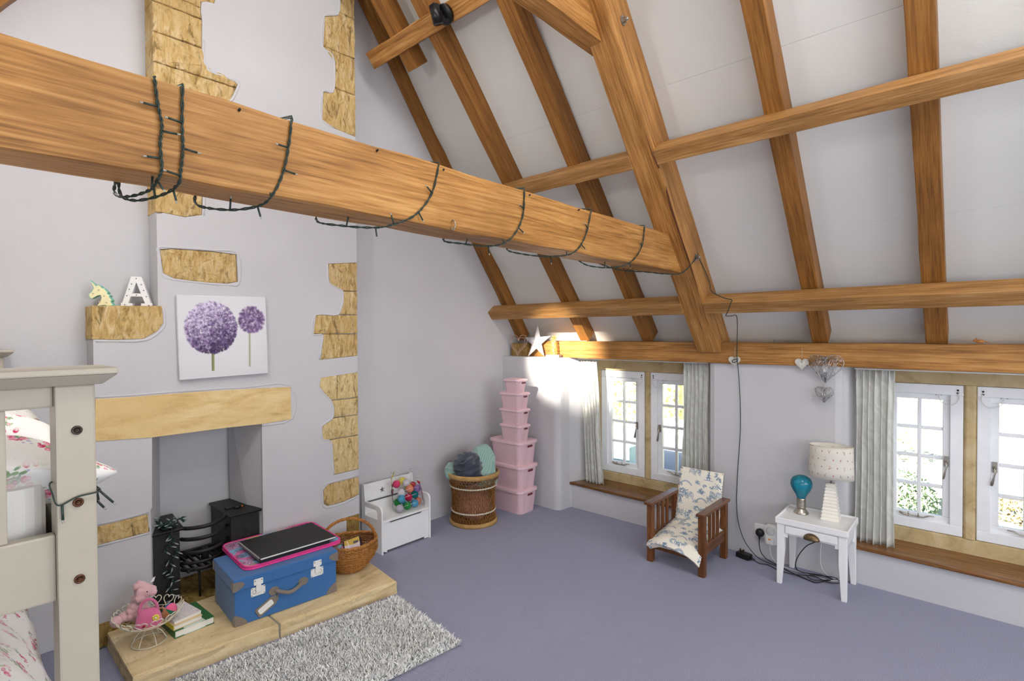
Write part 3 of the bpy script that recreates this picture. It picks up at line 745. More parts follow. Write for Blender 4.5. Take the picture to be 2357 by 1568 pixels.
def window(nm, x0, xa, xb_, x1, z0, z1, sill_z, y=.258, label=''):
    w_ = bpy.data.objects.new(nm, None); COL.objects.link(w_); struct(w_); w_['label'] = label
    ws = M['win_stone']
    MB().box(x0 - .06, x1 + .06, y - .006, y + .15, sill_z - .02, z0 - .001).build('stone_sill', ws, w_, bevel=.012, seg=2)
    MB().box(x0 - .06, x1 + .06, y - .006, y + .15, z1 + .001, 1.283).build('stone_head', ws, w_, bevel=.008, seg=2)
    MB().prism([(xa + .001, y + .15), (xa + .001, y + .0), (xa + .012, y - .012), (xb_ - .012, y - .012), (xb_ - .001, y + .0), (xb_ - .001, y + .15)], z0 - .004, z1 + .004, 'z').build('mullion', ws, w_, bevel=.003)
    MB().box(x0 - .06, x0 - .001, y - .006, y + .15, z0 - .002, z1 + .002).build('jamb', ws, w_, bevel=.006)
    MB().box(x1 + .001, x1 + .06, y - .006, y + .15, z0 - .002, z1 + .002).build('jamb', ws, w_, bevel=.006)
    casement(w_, x0, xa, z0, z1, y, -1); casement(w_, xb_, x1, z0, z1, y, 1)
    return w_
w1 = window('window_1', .797, 1.209, 1.264, 1.676, .298, 1.169, .215, label='smaller looking leaded window behind the child armchair')
w2 = window('window_2', 2.795, 3.193, 3.252, 3.650, .319, 1.184, .22, label='window at the right edge beside the white table')
# sill boards
def sillboard(win, pts, z, th=.022):
    b_ = MB(); b_.prism(pts, z - th, z, 'z'); return b_.build('sill_board', M['sill_wood'], win, bevel=.005, seg=2)
sillboard(w1, [(.625, -.014), (.66, -.022), (.70, -.012), (1.0, -.026), (1.86, -.026), (1.80, .12), (1.70, .262), (.765, .262), (.70, .12), (.655, .01)], .218)
sillboard(w2, [(2.645, -.022), (3.95, -.026), (3.78, .1), (3.69, .262), (2.765, .262), (2.70, .14), (2.66, .02)], .230)

# curtains: gathered cloth hanging from a rail
def curtain(x0, x1, bx0, bx1, y, z0, z1, folds, label, seed, lean=0):
    def fn(u, v):
        k = min(1, v * 1.0); x = (bx0 + (bx1 - bx0) * u) * (1 - v) + (x0 + (x1 - x0) * u) * v
        waist = sin(pi * v) * .012
        ph = u * folds * 2 * pi + .5 * sin(3 * v + seed); amp = .013 + .010 * (1 - v)
        if v > .9: amp *= .45 + .55 * (1 - (v - .9) / .1)
        s = sin(ph) + .22 * sin(.5 * ph + seed)
        nz = noise.noise((u * 3, v * 2.5, seed)) * .010
        pinch = .006 * sin(ph * 2) * max(0, (v - .86) / .14)
        return (x + .006 * cos(ph) + nz * .6 + waist * (.5 - u), y - amp * s * .62 + nz + pinch + .010 * (1 - v) , z0 + (z1 - z0) * v + .004 * sin(ph * .5))
    mb = MB(); mb.sheet(fn, folds * 14 + 1, 40)
    root = thing('curtain', label, 'curtain', ((x0 + x1) / 2, y, z0), group=None)
    o = mb.build('cloth', M['curtain'], root, loc=(-(x0 + x1) / 2, -y, -z0), fix=False)
    so_ = o.modifiers.new('thick', 'SOLIDIFY'); so_.thickness = .003
    hk = MB(); n = folds * 2
    for i in range(n):
        x = x0 + (x1 - x0) * (i + .5) / n; hk.tube(arc((x - (x0 + x1) / 2, .002, z1 - z0 + .004), .006, 0, 2 * pi, 8)[:-1], .0014, 5, True)
    hk.build('curtain_hook', M['white_plastic'], root)
    hd = MB(); hd.sheet(lambda u, v: ((x0 + .004 + (x1 - x0 - .008) * u) - (x0 + x1) / 2, .012 + .006 * sin(u * folds * 4 * pi), z1 - z0 - .055 + .05 * v), folds * 12, 3)
    hh = hd.build('heading_tape', M['curtain'], root, fix=False); m_ = hh.modifiers.new('thick', 'SOLIDIFY'); m_.thickness = .004
    return root
curtain(.700, .860, .760, .915, .075, .221, 1.262, 5, 'pale leaf patterned curtain hanging at the left of the far window', 1)
curtain(1.625, 1.805, 1.600, 1.805, .060, .221, 1.268, 6, 'pale leaf patterned curtain hanging behind the child armchair', 2)
curtain(2.700, 2.890, 2.690, 2.890, .060, .234, 1.268, 6, 'pale leaf patterned curtain hanging behind the flowered table lamp', 3)
for nm, x0, x1, lb in (('a', .69, 1.815, 'thin white curtain rail above the far window'), ('b', 2.70, 3.74, 'thin white curtain rail above the right window')):
    t = MB(); t.box(x0, x1, .050, .062, 1.268, 1.276); o = t.build('curtain_rail', M['white_plastic'], bevel=.002); tag(o, lb, 'curtain rail')

# the rest of the house, beyond the gable wall: shades the driveway
hw = MB(); hw.prism([(.5, -2.6), (.5, 1.0), (-2.3, 4.35), (-5.1, 1.0), (-5.1, -2.6)], -20, -.5, 'x'); struct(hw.build('house_wing', M['win_stone']))
# ------------------------------------------------------------------ outside: seen through the panes
def lawn_mat():
    t = NT('lawn'); v = t.coord(); f = t.noise(v, 2.2, 5); c = t.ramp(f, [(.3, rgb(190, 194, 150)), (.7, rgb(214, 214, 176))]); t.to(c, 'Base Color'); t.bump(t.noise(v, 30, 3), .5, .03); return t.done(.9)
GZ = -2.6
g = MB().box(-60, 60, .5, 90, GZ - .4, GZ); o = g.build('lawn', lawn_mat()); tag(o, 'bright sunlit lawn outside the windows', 'lawn'); struct(o)
def leafy(name, c, r, n, leaf, cols, label, cat, sq=(1, 1, .8), seed=0, stem=True):
    rr = random.Random(seed); root = thing(name, label, cat, (c[0], c[1], GZ)); mats = [plain(name + '_leaf', k, .6, var=.2) for k in cols]
    mb = MB()
    for i in range(n):
        a_ = rr.uniform(0, 2 * pi); e = math.asin(rr.uniform(-.25, 1)); q = r * rr.uniform(.72, 1.04)
        p = Vector((q * cos(a_) * cos(e) * sq[0], q * sin(a_) * cos(e) * sq[1], r * sq[2] * .55 + q * sin(e) * sq[2]))
        s = leaf * rr.uniform(.6, 1.4); rot = Quaternion((rr.gauss(0, 1), rr.gauss(0, 1), rr.gauss(0, 1), rr.gauss(0, 1))).normalized().to_matrix()
        vs = [p + rot @ Vector(k) * s for k in ((-.5, 0, 0), (0, -.22, .05), (.5, 0, 0), (0, .22, .05))]
        mb.add(vs, [(0, 1, 2, 3)], i % len(mats))
    stuff(mb.build('foliage', mats, root, fix=False))
    if stem:
        sb = MB()
        for k in range(7):
            a_ = k * .9; sb.tube([(.03 * cos(a_), .03 * sin(a_), 0), (r * .35 * cos(a_) * sq[0], r * .35 * sin(a_) * sq[1], r * sq[2] * .6), (r * .75 * cos(a_) * sq[0], r * .75 * sin(a_) * sq[1], r * sq[2])], [r * .05, r * .03, r * .01], 6)
        sb.build('stem', plain(name + '_bark', rgb(96, 80, 60), .9), root)
    return root
leafy('shrub', (1.58, 10.3), .98, 5200, .11, [rgb(128, 152, 118), rgb(164, 182, 142), rgb(196, 204, 168)], 'rounded green shrub on the lawn outside the right window', 'shrub', (1, 1, .78), 3)
leafy('shrub', (3.86, 11.75), .60, 700, .11, [rgb(150, 130, 70), rgb(180, 168, 110), rgb(120, 104, 66)], 'thin twiggy shrub at the bottom right pane', 'shrub', (1, 1, .6), 5)
leafy('shrub', (.9, 16.5), .8, 260, .16, [rgb(190, 190, 110)], 'sparse pale plant behind the rounded shrub', 'shrub', (1.2, 1, 1), 6)
shaded_tar = plain('tarmac', rgb(112, 126, 152), .8, bump=.3, bscale=80)  # darker, bluer tone put in to stand for house shade
o = MB().prism([(-9, 7.4), (-1.6, 7.4), (-2.6, 15.6), (-9, 15.6)], GZ, GZ + .02, 'z').build('driveway', shaded_tar); tag(o, 'tarmac driveway below the far window, toned blue grey for shade', 'driveway')
bx = thing('log_store', 'pale green flat topped outbuilding below the far window', 'shed', (-5.6, 10.45, GZ + .021))
MB().box(-1.5, 1.5, -1.05, 1.05, 0, .84).build('body', plain('pale_green_paint', rgb(178, 202, 198), .6), bx)
MB().box(-1.42, 1.42, -.97, .97, .84, .88).build('roof_felt', plain('grey_felt', rgb(140, 152, 178), .8), bx)
tr = MB(); tr.box(-1.54, 1.54, -1.09, -.97, .84, .93); tr.box(-1.54, 1.54, .97, 1.09, .84, .93); tr.box(-1.54, -1.42, -.97, .97, .84, .93); tr.box(1.42, 1.54, -.97, .97, .84, .93)
tr.build('white_trim', M['white'], bx)
MB().hexa([(-.9, -.7, .88), (1.2, -.7, .88), (1.2, .9, .88), (-.9, .9, .88)], [(-.6, -.4, 1.1), (.9, -.4, 1.1), (.9, .6, 1.1), (-.6, .6, 1.1)]).build('roof_light', plain('grey_lead', rgb(150, 150, 146), .6), bx)
o = MB().box(-7, -2.2, 15.0, 15.4, GZ + .0201, GZ + .75).build('garden_wall', plain('pale_render', rgb(206, 210, 214), .8)); tag(o, 'low pale garden wall beyond the driveway', 'wall')
o = MB().box(-7, -2.2, 14.86, 14.999, GZ + .0201, GZ + .22).build('wall_base_shade', plain('base_shade_dark', rgb(60, 56, 56), .9)); tag(o, 'dark strip standing for the shadow along the low garden wall', 'painted shadow')  # dark box put in as the shadow at the wall's foot
def hedge(name, x0, x1, y, h, n, leaf, cols, label, seed):
    rr = random.Random(seed); root = thing(name, label, 'hedge', ((x0 + x1) / 2, y, GZ)); mats = [plain(name + '_leaf', k, .6, var=.2) for k in cols]; mb = MB()
    for i in range(n):
        p = Vector((rr.uniform(x0, x1) - (x0 + x1) / 2, rr.gauss(0, .22), rr.uniform(.05, h) )); s = leaf * rr.uniform(.6, 1.4)
        rot = Quaternion((rr.gauss(0, 1), rr.gauss(0, 1), rr.gauss(0, 1), rr.gauss(0, 1))).normalized().to_matrix()
        mb.add([p + rot @ Vector(k) * s for k in ((-.5, 0, 0), (0, -.28, .05), (.5, 0, 0), (0, .28, .05))], [(0, 1, 2, 3)], i % len(mats))
    stuff(mb.build('foliage', mats, root, fix=False))
    MB().box(-(x1 - x0) / 2, (x1 - x0) / 2, .3, .9, 0, h * .96).build('hedge_core', plain('hedge_core', rgb(206, 208, 160), .9), root)
hedge('hedge', -15, -6.2, 17.2, 3.2, 7000, .24, [rgb(206, 210, 160), rgb(232, 230, 200), rgb(214, 200, 160)], 'tall bright hedge beyond the outbuilding', 8)
leafy('shrub', (-8.9, 24.0), 1.3, 900, .30, [rgb(110, 130, 60), rgb(150, 150, 90)], 'garden shrub seen through the far window right of the mullion', 'shrub', (.6, 1, 1.4), 9)
# ------------------------------------------------------------------ bunk bed, end frame towards the room
def roses(n=640, bg=(240, 238, 236), count=26, seed=3, sc=1.0, red=(206, 60, 104)):
    D = Draw(n, bg); g = random.Random(seed)
    for k in range(count):
        x, y = g.uniform(0, n), g.uniform(0, n)
        for ox in (-n, 0, n):
            for oy in (-n, 0, n):
                if not (-80 < x + ox < n + 80 and -80 < y + oy < n + 80): continue
                q = random.Random(k * 7 + seed); X, Y = x + ox, y + oy; big = q.random() < .6; a = q.uniform(0, 6.3)
                D.line([(X, Y), (X + 34 * sc * cos(a), Y + 34 * sc * sin(a)), (X + 60 * sc * cos(a + .3), Y + 60 * sc * sin(a + .3))], 2.2, (150, 172, 130))
                for j in range(7 if big else 4):
                    t = q.uniform(.2, 1.0); la = a + q.uniform(-.5, .8); lx, ly = X + 58 * sc * t * cos(la), Y + 58 * sc * t * sin(la)
                    D.ell(lx, ly, 12 * sc, 5 * sc, la + q.uniform(-1, 1), q.choice([(142, 172, 128), (176, 196, 158), (120, 150, 116)]), .85)
                for j in range(8 if big else 3):
                    fx, fy = X + q.gauss(0, 15) * sc, Y + q.gauss(0, 15) * sc; r = q.uniform(6, 13) * sc
                    D.ell(fx, fy, r, r * .8, q.uniform(0, 3), q.choice([red, (222, 116, 150), (236, 166, 188), (186, 40, 84)]), .9)
                    D.ell(fx + 2, fy - 1, r * .5, r * .35, q.uniform(0, 3), (244, 206, 214), .7)
                if big:
                    for j in range(4): D.ell(X + q.gauss(0, 30) * sc, Y + q.gauss(0, 30) * sc, 5 * sc, 4 * sc, 0, (176, 170, 206), .8)
    return D.image('rose_print')
im_rose = roses()
M['rose'] = printed('rose_cotton', im_rose, (.34, .34), proj='BOX', bump=.25, bscale=500)
BXf, BXb = 2.0, .075            # outer face of the near end frame, far end
bed = thing('bunk_bed', 'cream painted wooden bunk bed at the left edge', 'bunk bed', (2.0, -3.99, 0))
def BP(mb, nm, bevel=.004, mat='cream'): return mb.build(nm, M[mat], bed, loc=(-2.0, 3.99, 0), bevel=bevel, seg=2)
yR, yL = -3.455, -4.46
for xf in (BXf, BXb + .07):
    near = xf == BXf
    for ya, yb in ((yR - .060, yR), (yL, yL + .060)):
        BP(MB().box(xf - .07, xf, ya, yb, 0, 1.404), 'post')
    BP(MB().box(xf - .045, xf - .018, yL + .06, yR - .060, 1.363, 1.404), 'top_rail')
    cp = [(xf - .112, yL - .03), (xf + .038, yL - .03), (xf + .038, yR + .030), (xf - .112, yR + .030)]
    cpl = [(xf - .085, yL - .008), (xf + .012, yL - .008), (xf + .012, yR + .010), (xf - .085, yR + .010)]
    mb = MB(); mb.hexa([(x, y, 1.404) for x, y in cpl], [(x, y, 1.424) for x, y in cp]); mb.hexa([(x, y, 1.424) for x, y in cp], [(x, y, 1.436) for x, y in cp])
    BP(mb, 'top_cap', .003)
    BP(MB().box(xf - .045, xf - .018, yL + .06, yR - .060, .996, 1.122), 'lower_rail')
    BP(MB().box(xf - .045, xf - .018, yL + .06, yR - .060, .25, .40), 'bottom_rail')
    n_sl = 9; w_ = .045
    for k in range(n_sl):
        yc = (yR - .060) - .065 - w_ / 2 - k * (yR - yL - .12 - .06) / n_sl
        BP(MB().box(xf - .040, xf - .023, yc - w_ / 2, yc + w_ / 2, 1.122, 1.363), 'slat', .002)
for ya in (yR - .045, yL + .018):
    BP(MB().box(BXb + .07, BXf - .07, ya, ya + .027, .99, 1.12), 'side_rail'); BP(MB().box(BXb + .07, BXf - .07, ya, ya + .027, .27, .40), 'side_rail')
BP(MB().box(BXb + .07, BXf - .07, yL + .05, yR - .05, .98, 1.0), 'slat_base'); BP(MB().box(BXb + .07, BXf - .07, yL + .05, yR - .05, .28, .30), 'slat_base')
for z, mt_ in ((1.318, 'black_metal'), (1.180, 'brass'), (1.033, 'brass')):
    t = MB(); t.lathe([(.0085, 0), (.0085, .003), (.0055, .0045), (.0055, .002), (.002, .002)], 20); t.tube([(0, 0, .002), (0, 0, .0045)], .0022, 8)
    o = t.build('bolt_cap', plain('bolt_' + mt_ + str(z), rgb(96, 62, 44) if mt_ == 'brass' else rgb(70, 62, 54), .3, .6), bed, loc=(.0, -3.484 + 3.99, z), rot=(0, pi / 2, 0))
    o['label'] = 'round brown metal bolt cap'
# bedding
def cushion(cx, cy, cz, lx, ly, h, name, mat, label, cat, seed, rot=(0, 0, 0), wr=.012, sq=.28):
    def fn(u, v):
        a = u * 2 * pi; e = (v - .5) * pi
        f = lambda t, p: math.copysign(abs(t) ** p, t)
        x = f(cos(a), sq) * f(cos(e), .45); y = f(sin(a), sq) * f(cos(e), .45); z = f(sin(e), .9)
        r2 = max(abs(x), abs(y)); z *= (1 - .75 * r2 ** 4)
        p = Vector((x * lx / 2, y * ly / 2, z * h / 2)); nv = noise.noise_vector(p * 9 + Vector((seed, 0, 0))); return p + nv * wr
    mb = MB(); mb.sheet(fn, 64, 28, cu=True)
    o = mb.build(name, mat, None, loc=(cx, cy, cz), rot=rot); return tag(o, label, cat)
white_cotton = fabric('white_cotton', rgb(236, 234, 230), var=.03, scale=500, bump=.15)
mtm = MB(); mtm.prism(rrect(BXb + .09, BXf - .075, yL + .06, yR - .062, .05, 5), 1.002, 1.205, 'z')
o = mtm.build('mattress', white_cotton, None, bevel=.018, seg=3); tag(o, 'white sheeted mattress on the upper bunk', 'mattress')
def quilt(x0, x1, y0, y1, z, drop, seed, name, label, amp=.03, fold=None, thick=.035):
    def fn(u, v):
        x = x0 + (x1 - x0) * u; y = y0 + (y1 - y0) * v
        nz = noise.noise((x * 4 + seed, y * 4, 0)) * amp + noise.noise((x * 11, y * 9 + seed, 2)) * amp * .4
        ed = max(0, v - .86) / .14; e2 = max(0, u - .90) / .10; e0 = max(0, .14 - v) / .14
        zz = z + nz - drop * ed ** 2 - drop * .8 * e2 ** 2 - drop * e0 ** 2
        return (x + nz * .3, y + .02 * ed * (1 + nz * 5), zz)
    mb = MB(); mb.sheet(fn, 56, 40); o = mb.build(name, M['rose'], None, fix=False)
    md = o.modifiers.new('thick', 'SOLIDIFY'); md.thickness = thick; md.offset = -1
    return tag(o, label, 'duvet')
cushion(1.70, -3.785, 1.232, .44, .80, .17, 'pillow', M['rose'], 'rose printed pillow on the upper bunk, end poking past the post', 'pillow', 4, rot=(-.19, -.22, .03))
quilt(.25, 1.45, yL + .03, yR + .0, 1.285, .06, 2, 'duvet', 'rose printed duvet across the upper bunk', .022)
lm = MB(); lm.prism(rrect(BXb + .09, BXf - .075, yL + .06, yR - .062, .05, 5), .302, .48, 'z')
o = lm.build('mattress', white_cotton, None, bevel=.018, seg=3); tag(o, 'white mattress on the lower bunk', 'mattress')
quilt(.3, 1.93, yL + .03, yR - .012, .70, .20, 7, 'duvet', 'white floral duvet with pink and green sprays on the lower bunk', .05)

# string of tiny lights tied round the bed post
t = MB(); z0 = 1.198
loop = [(2.005, -3.452, z0 - .003), (2.006, -3.485, z0 - .006), (2.006, -3.513, z0 - .016), (1.99, -3.5195, z0 + .004), (1.96, -3.5195, z0 + .018), (1.925, -3.50, z0 + .012), (1.925, -3.46, z0 + .0), (1.96, -3.4505, z0 - .002)]
t.tube(spline(loop, 6, True), .0016, 6, True)
rt = thing('fairy_light_string', 'thin dark light string looped around the bunk bed post', 'string lights', (2.0, -3.485, 1.18))
t.build('cable', M['cable_green'], rt, loc=(-2.0, 3.485, -1.18))
for p, q in (((2.006, -3.508, z0 - .016), (2.008, -3.5075, z0 - .044)), ((1.985, -3.4505, z0 - .004), (1.99, -3.428, z0 - .034)), ((1.96, -3.450, z0 - .002), (1.965, -3.447, z0 - .03)), ((1.96, -3.450, z0 - .03), (1.962, -3.438, z0 - .048))):
    l = MB(); l.tube([p, q], .0022, 8); q2 = Vector(q) + (Vector(q) - Vector(p)).normalized() * .006; l.tube([q, q2], .0015, 8, mi=1)
    l.build('bulb', [M['cable_green'], M['glass']], rt, loc=(-2.0, 3.485, -1.18))

# ------------------------------------------------------------------ picture canvas with two allium heads
def allium():
    n = 760; D = Draw(n, (228, 228, 233), 700); g = random.Random(2)
    yy, xx = np.mgrid[0:700, 0:n]; sh = 1 - .05 * np.clip(np.hypot((xx - 380) / 500, (yy - 260) / 480), 0, 1.4)[..., None]; D.a *= sh
    # blurred one behind
    D.line([(598, 300), (594, 440), (588, 622)], 11, (150, 148, 112))
    for i in range(420):
        a_, r = g.uniform(0, 6.3), 118 * math.sqrt(g.random()); x, y = 620 + r * cos(a_), 208 + r * sin(a_)
        D.ell(x, y, g.uniform(6, 13), g.uniform(5, 10), a_, g.choice([(112, 84, 136), (136, 108, 158), (178, 156, 196), (82, 62, 98), (96, 78, 108)]), .8)
    D.blur(480, 760, 60, 640, 5)
    for k in range(24): D.line([(262 + k, 455), (258 + k * .95, 640)], 2, (104 + k * 3, 122 + k * 2, 80 + k * 2))
    for i in range(2600):
        a_ = g.uniform(0, 6.3); r = 216 * g.random() ** .45; x, y = 268 + r * cos(a_), 272 + r * sin(a_) * 1.02
        lit = (272 - y) / 216 * .5 + g.uniform(-.5, .6) + (.25 if x < 250 else 0); L = g.uniform(7, 16)
        c = (62, 48, 78) if lit < -.38 else (94, 74, 116) if lit < -.05 else (130, 108, 154) if lit < .28 else (178, 160, 198) if lit < .55 else (228, 218, 240)
        if i < 700: c = tuple(int(v * .75) for v in c)
        r0 = g.uniform(0, 1)
        for k in range(6): D.line([(x, y), (x + L * cos(r0 + k * pi / 3), y + L * sin(r0 + k * pi / 3))], 2.6, c, .9)
        if i % 3 == 0: D.ell(x, y, 1.8, 1.8, 0, (70, 60, 60))
    return D.image('allium_print')
cv = thing('canvas_picture', 'square canvas print of two purple allium flowers on white', 'picture', (XB + .002, -2.578, 1.485), rot=(math.radians(1.2), 0, 0))
mb = MB(); mb.box(.0, .024, -.227, .227, -.222, .222); mb.build('canvas', printed('allium_canvas', allium(), (.454, .444), 'yz', (-.227, -.222), .75, bump=.15, bscale=900), cv, bevel=.003)
MB().box(-.0015, .001, -.21, .21, -.205, .205).build('stretcher', M['oak_pale'], cv)

# ------------------------------------------------------------------ unicorn and letter on the shoulder stone
zsh = zs + .001
u = thing('unicorn_ornament', 'mint green cream faced unicorn head ornament on the shoulder stone', 'ornament', (.088, -3.098, zsh), (0, 0, -.42))
prof = [(-.018, 0), (-.004, .022), (.002, .042), (-.004, .055), (-.016, .052), (-.028, .044), (-.040, .036), (-.050, .045), (-.051, .058), (-.038, .070), (-.030, .088), (-.0385, .112), (-.045, .123), (-.030, .108), (-.022, .097), (-.012, .103), (-.004, .098), (.000, .090), (.012, .086), (.020, .074), (.026, .068), (.022, .062), (.034, .052), (.030, .046), (.042, .030), (.036, .022), (.046, .004), (.030, 0), (.012, .004)]
prof = [(y, z * 1.0) for y, z in prof]
MB().prism(prof, -.022, .024, 'x').build('side_band', plain('mint_paint', rgb(132, 204, 186), .5), u)
MB().prism([(y * .93 - .0005, .002 + z * .95) for y, z in prof], .0235, .0262, 'x').build('face', plain('cream_yellow_paint', rgb(240, 232, 184), .55, var=.08), u)
for y, z in ((-.010, .078), (-.032, .060), (.010, .050), (-.008, .020), (.020, .018)):
    MB().lathe([(.0035, 0), (.0035, .003), (.001, .004)], 12).build('bulb', plain('bulb_cream', rgb(214, 208, 186), .3), u, loc=(.026, y, z), rot=(0, pi / 2, 0))
a_ = thing('letter_ornament', 'white marquee light letter A on the shoulder stone', 'ornament', (.048, -2.945, zsh), (0, 0, -.42))
Wb = .066
outl = [(-Wb, 0), (-Wb + .048, 0), (-Wb + .048, .020), (-.035, .020), (-.024, .054), (.024, .054), (.035, .020), (Wb - .048, .020), (Wb - .048, 0), (Wb, 0), (Wb, .022), (Wb - .006, .022), (.022, .155), (-.022, .155), (-Wb + .006, .022), (-Wb, .022)]
MB().prism(outl, 0, .042, 'x', holes=[[(-.0185, .070), (.0, .126), (.0185, .070)]]).build('letter', M['white'], a_, bevel=.001)
for y, z in ((0, .145), (-.020, .117), (.021, .115), (-.030, .090), (.031, .086), (0, .062), (-.040, .058), (.042, .054), (-.05, .012), (.052, .010)):
    MB().lathe([(.0028, 0), (.0028, .002), (.001, .003)], 10).build('bulb', plain('bulb_grey', rgb(128, 120, 116), .3), a_, loc=(.042, y, z), rot=(0, pi / 2, 0))

# ------------------------------------------------------------------ cast iron hob grate
g = thing('fire_grate', 'black cast iron hob grate inside the fireplace', 'grate', (.0, -2.64, .068))
def GP(mb, nm, bevel=.003, label=None):
    o = mb.build(nm, M['black_iron'], g, loc=(0, 2.64, -.068), bevel=bevel); return o
def hob(y0, y1, yb0, yb1, x1, zt):
    mb = MB(); mb.hexa([(-.20, yb0, .07), (x1, y0, .07), (x1, y1, .07), (-.20, yb1, .07)], [(-.20, yb0, zt), (x1, y0, zt), (x1, y1, zt), (-.20, yb1, zt)])
    return mb
hl = GP(hob(-2.915, -2.785, -2.81, -2.745, .080, .448), 'hob'); hr = GP(hob(-2.545, -2.388, -2.54, -2.43, .125, .462), 'hob')
for y0, y1, x1, zt, yb0, yb1 in ((-2.925, -2.768, .096, .448, -2.82, -2.74), (-2.560, -2.378, .140, .462, -2.55, -2.425)):
    mb = MB(); mb.hexa([(-.205, yb0, zt), (x1, y0, zt), (x1, y1, zt), (-.205, yb1, zt)], [(-.205, yb0, zt + .014), (x1 + .006, y0, zt + .014), (x1 + .006, y1, zt + .014), (-.205, yb1, zt + .014)]); GP(mb, 'hob_plate')
for k, z in enumerate((.452, .392, .318, .262, .226)):
    bow = .075 if k < 3 else .065; ry = .0095 if k != 3 else .008
    pts = [(.075 + bow * sin(pi * i / 12) ** .8 if 0 < i < 12 else .070, -2.775 + (-2.552 + 2.775) * i / 12, z + .002 * i / 12 + (.012 * i / 12 if k < 3 else .008 * i / 12)) for i in range(13)]
    GP(MB().tube(pts, ry, 8, flat=1.35), 'bar', 0)
for k in range(7):
    y = -2.76 + k * .033; GP(MB().box(-.12, .135, y - .005, y + .005, .222, .236), 'grate_bar', .001)
GP(MB().box(-.15, -.13, -2.79, -2.53, .20, .25), 'grate_back'); GP(MB().box(.02, .04, -2.665, -2.63, .236, .30), 'bracket')
GP(MB().tube([(.10, -2.70, .222), (.11, -2.70, .07)], .006, 8), 'foot', 0); GP(MB().tube([(.10, -2.60, .222), (.11, -2.60, .07)], .006, 8), 'foot', 0)
orn = MB(); x = .1262
for i, (dy, z) in enumerate(((0, .385), (0, .372), (-.008, .36), (.008, .36), (0, .348), (-.010, .335), (.010, .335), (0, .322), (-.006, .312), (.006, .312), (-.013, .302), (.013, .302), (0, .298), (-.018, .300), (.018, .300))):
    orn.ball((x, -2.465 + dy, z), .0052, 8, sc=(.6, 1, 1.1))
for i, (dy, z) in enumerate(((0, .30), (-.012, .275), (.012, .275), (0, .25), (-.016, .235), (.016, .235), (0, .21), (-.02, .20), (.02, .2))): orn.ball((.0815, -2.85 + dy, z), .006, 8, sc=(.6, 1, 1.1))
GP(orn, 'cast_ornament', 0)
# string of clear mini lights heaped on the left hob and hanging down its front
rt = thing('fairy_light_string', 'dark green mini light string heaped on the left hob and hanging down', 'string lights', (.03, -2.83, .463))
def TP(mb, nm, mats): return mb.build(nm, mats, rt, loc=(-.03, 2.83, -.463))
gr = random.Random(4)
wire = [(.02 + gr.gauss(0, .035), -2.83 + gr.gauss(0, .03), .470 + abs(gr.gauss(0, .008))) for _ in range(16)] + [(.09, -2.825, .472), (.108, -2.83, .455)]
wire += [(.105 + gr.uniform(-.002, .006), -2.83 + gr.gauss(0, .011), .455 - .36 * i / 13) for i in range(1, 14)]
TP(MB().tube(spline(wire, 5), .0022, 6), 'cable', M['cable_green'])
TP(MB().box(-.005, .055, -2.86, -2.80, .463, .478, mat=Matrix.Translation((.02, -2.83, 0)) @ Matrix.Rotation(.4, 4, 'Z') @ Matrix.Translation((-.02, 2.83, 0))), 'battery_box', plain('dark_green_plastic', rgb(26, 62, 48), .4))
clear = plain('clear_bulb', rgb(150, 160, 156), .12, .1)
for i in range(46):
    if i < 26: p = Vector((.04 + gr.gauss(0, .036), -2.835 + gr.gauss(0, .036), .474 + abs(gr.gauss(0, .016)))); dv = Vector((gr.gauss(0, 1), gr.gauss(0, 1), abs(gr.gauss(0, .5))))
    else: p = Vector((.108, -2.83 + gr.gauss(0, .012), .44 - .36 * (i - 26) / 20)); dv = Vector((.5 + abs(gr.gauss(0, .3)), gr.choice((-1, 1)) * gr.uniform(.5, 1.2), -.35 + gr.gauss(0, .4)))
    dv.normalize(); l = MB(); l.tube([p, p + dv * .016], .0048, 8); l.tube([p + dv * .016, p + dv * .030, p + dv * .039], [.0042, .0034, .0008], 8, mi=1)
    TP(l, 'bulb', [plain('bulb_socket', rgb(30, 66, 54), .4) if i == 0 else bpy.data.materials['bulb_socket'], clear])
bt = thing('torch_bulb', 'tiny black torch with an orange band on the right hob', 'torch', (.03, -2.47, .4765))
MB().tube([(0, -.02, .007), (0, .018, .007)], .007, 12, smooth=True).build('body', M['black_plastic'], bt)
MB().tube([(0, .018, .007), (.004, .026, .007)], .0065, 12).build('band', plain('orange_copper', rgb(206, 116, 48), .35, .5), bt)
o = MB().box(-.012, .012, -.022, .02, 0, .008).build('plug_block', plain('dark_green_block', rgb(30, 44, 38), .5), loc=(-.002, -2.505, .4762), rot=(0, 0, .3)); tag(o, 'small dark green plug block beside the torch on the hob', 'plug')
# ------------------------------------------------------------------ wire cake stand with toys
HZ = .071
cs = thing('cake_stand', 'cream wire cake stand with heart shaped rim loops on the hearth', 'cake stand', (.405, -3.005, HZ))
wm = M['cream_wire']; r = .0022
MB().tube(arc((0, 0, .0025), .068, 0, 2 * pi, 32, 'xy')[:-1], .0026, 6, True).build('base_ring', wm, cs)
lg = MB()
for k in range(6):
    a = k * pi / 3 + .2; lg.tube(spline([(.067 * cos(a), .067 * sin(a), .003), (.048 * cos(a), .048 * sin(a), .040), (.020 * cos(a), .020 * sin(a), .066), (.026 * cos(a), .026 * sin(a), .084), (.06 * cos(a), .06 * sin(a), .090)], 6), r, 6)
lg.tube(arc((0, 0, .066), .021, 0, 2 * pi, 16, 'xy')[:-1], r, 6, True); lg.build('pedestal', wm, cs)
tr = MB()
for rr_, z in ((.03, .088), (.06, .090), (.085, .095), (.102, .104), (.112, .114)): tr.tube(arc((0, 0, z), rr_, 0, 2 * pi, 36, 'xy')[:-1], r * .9, 6, True)
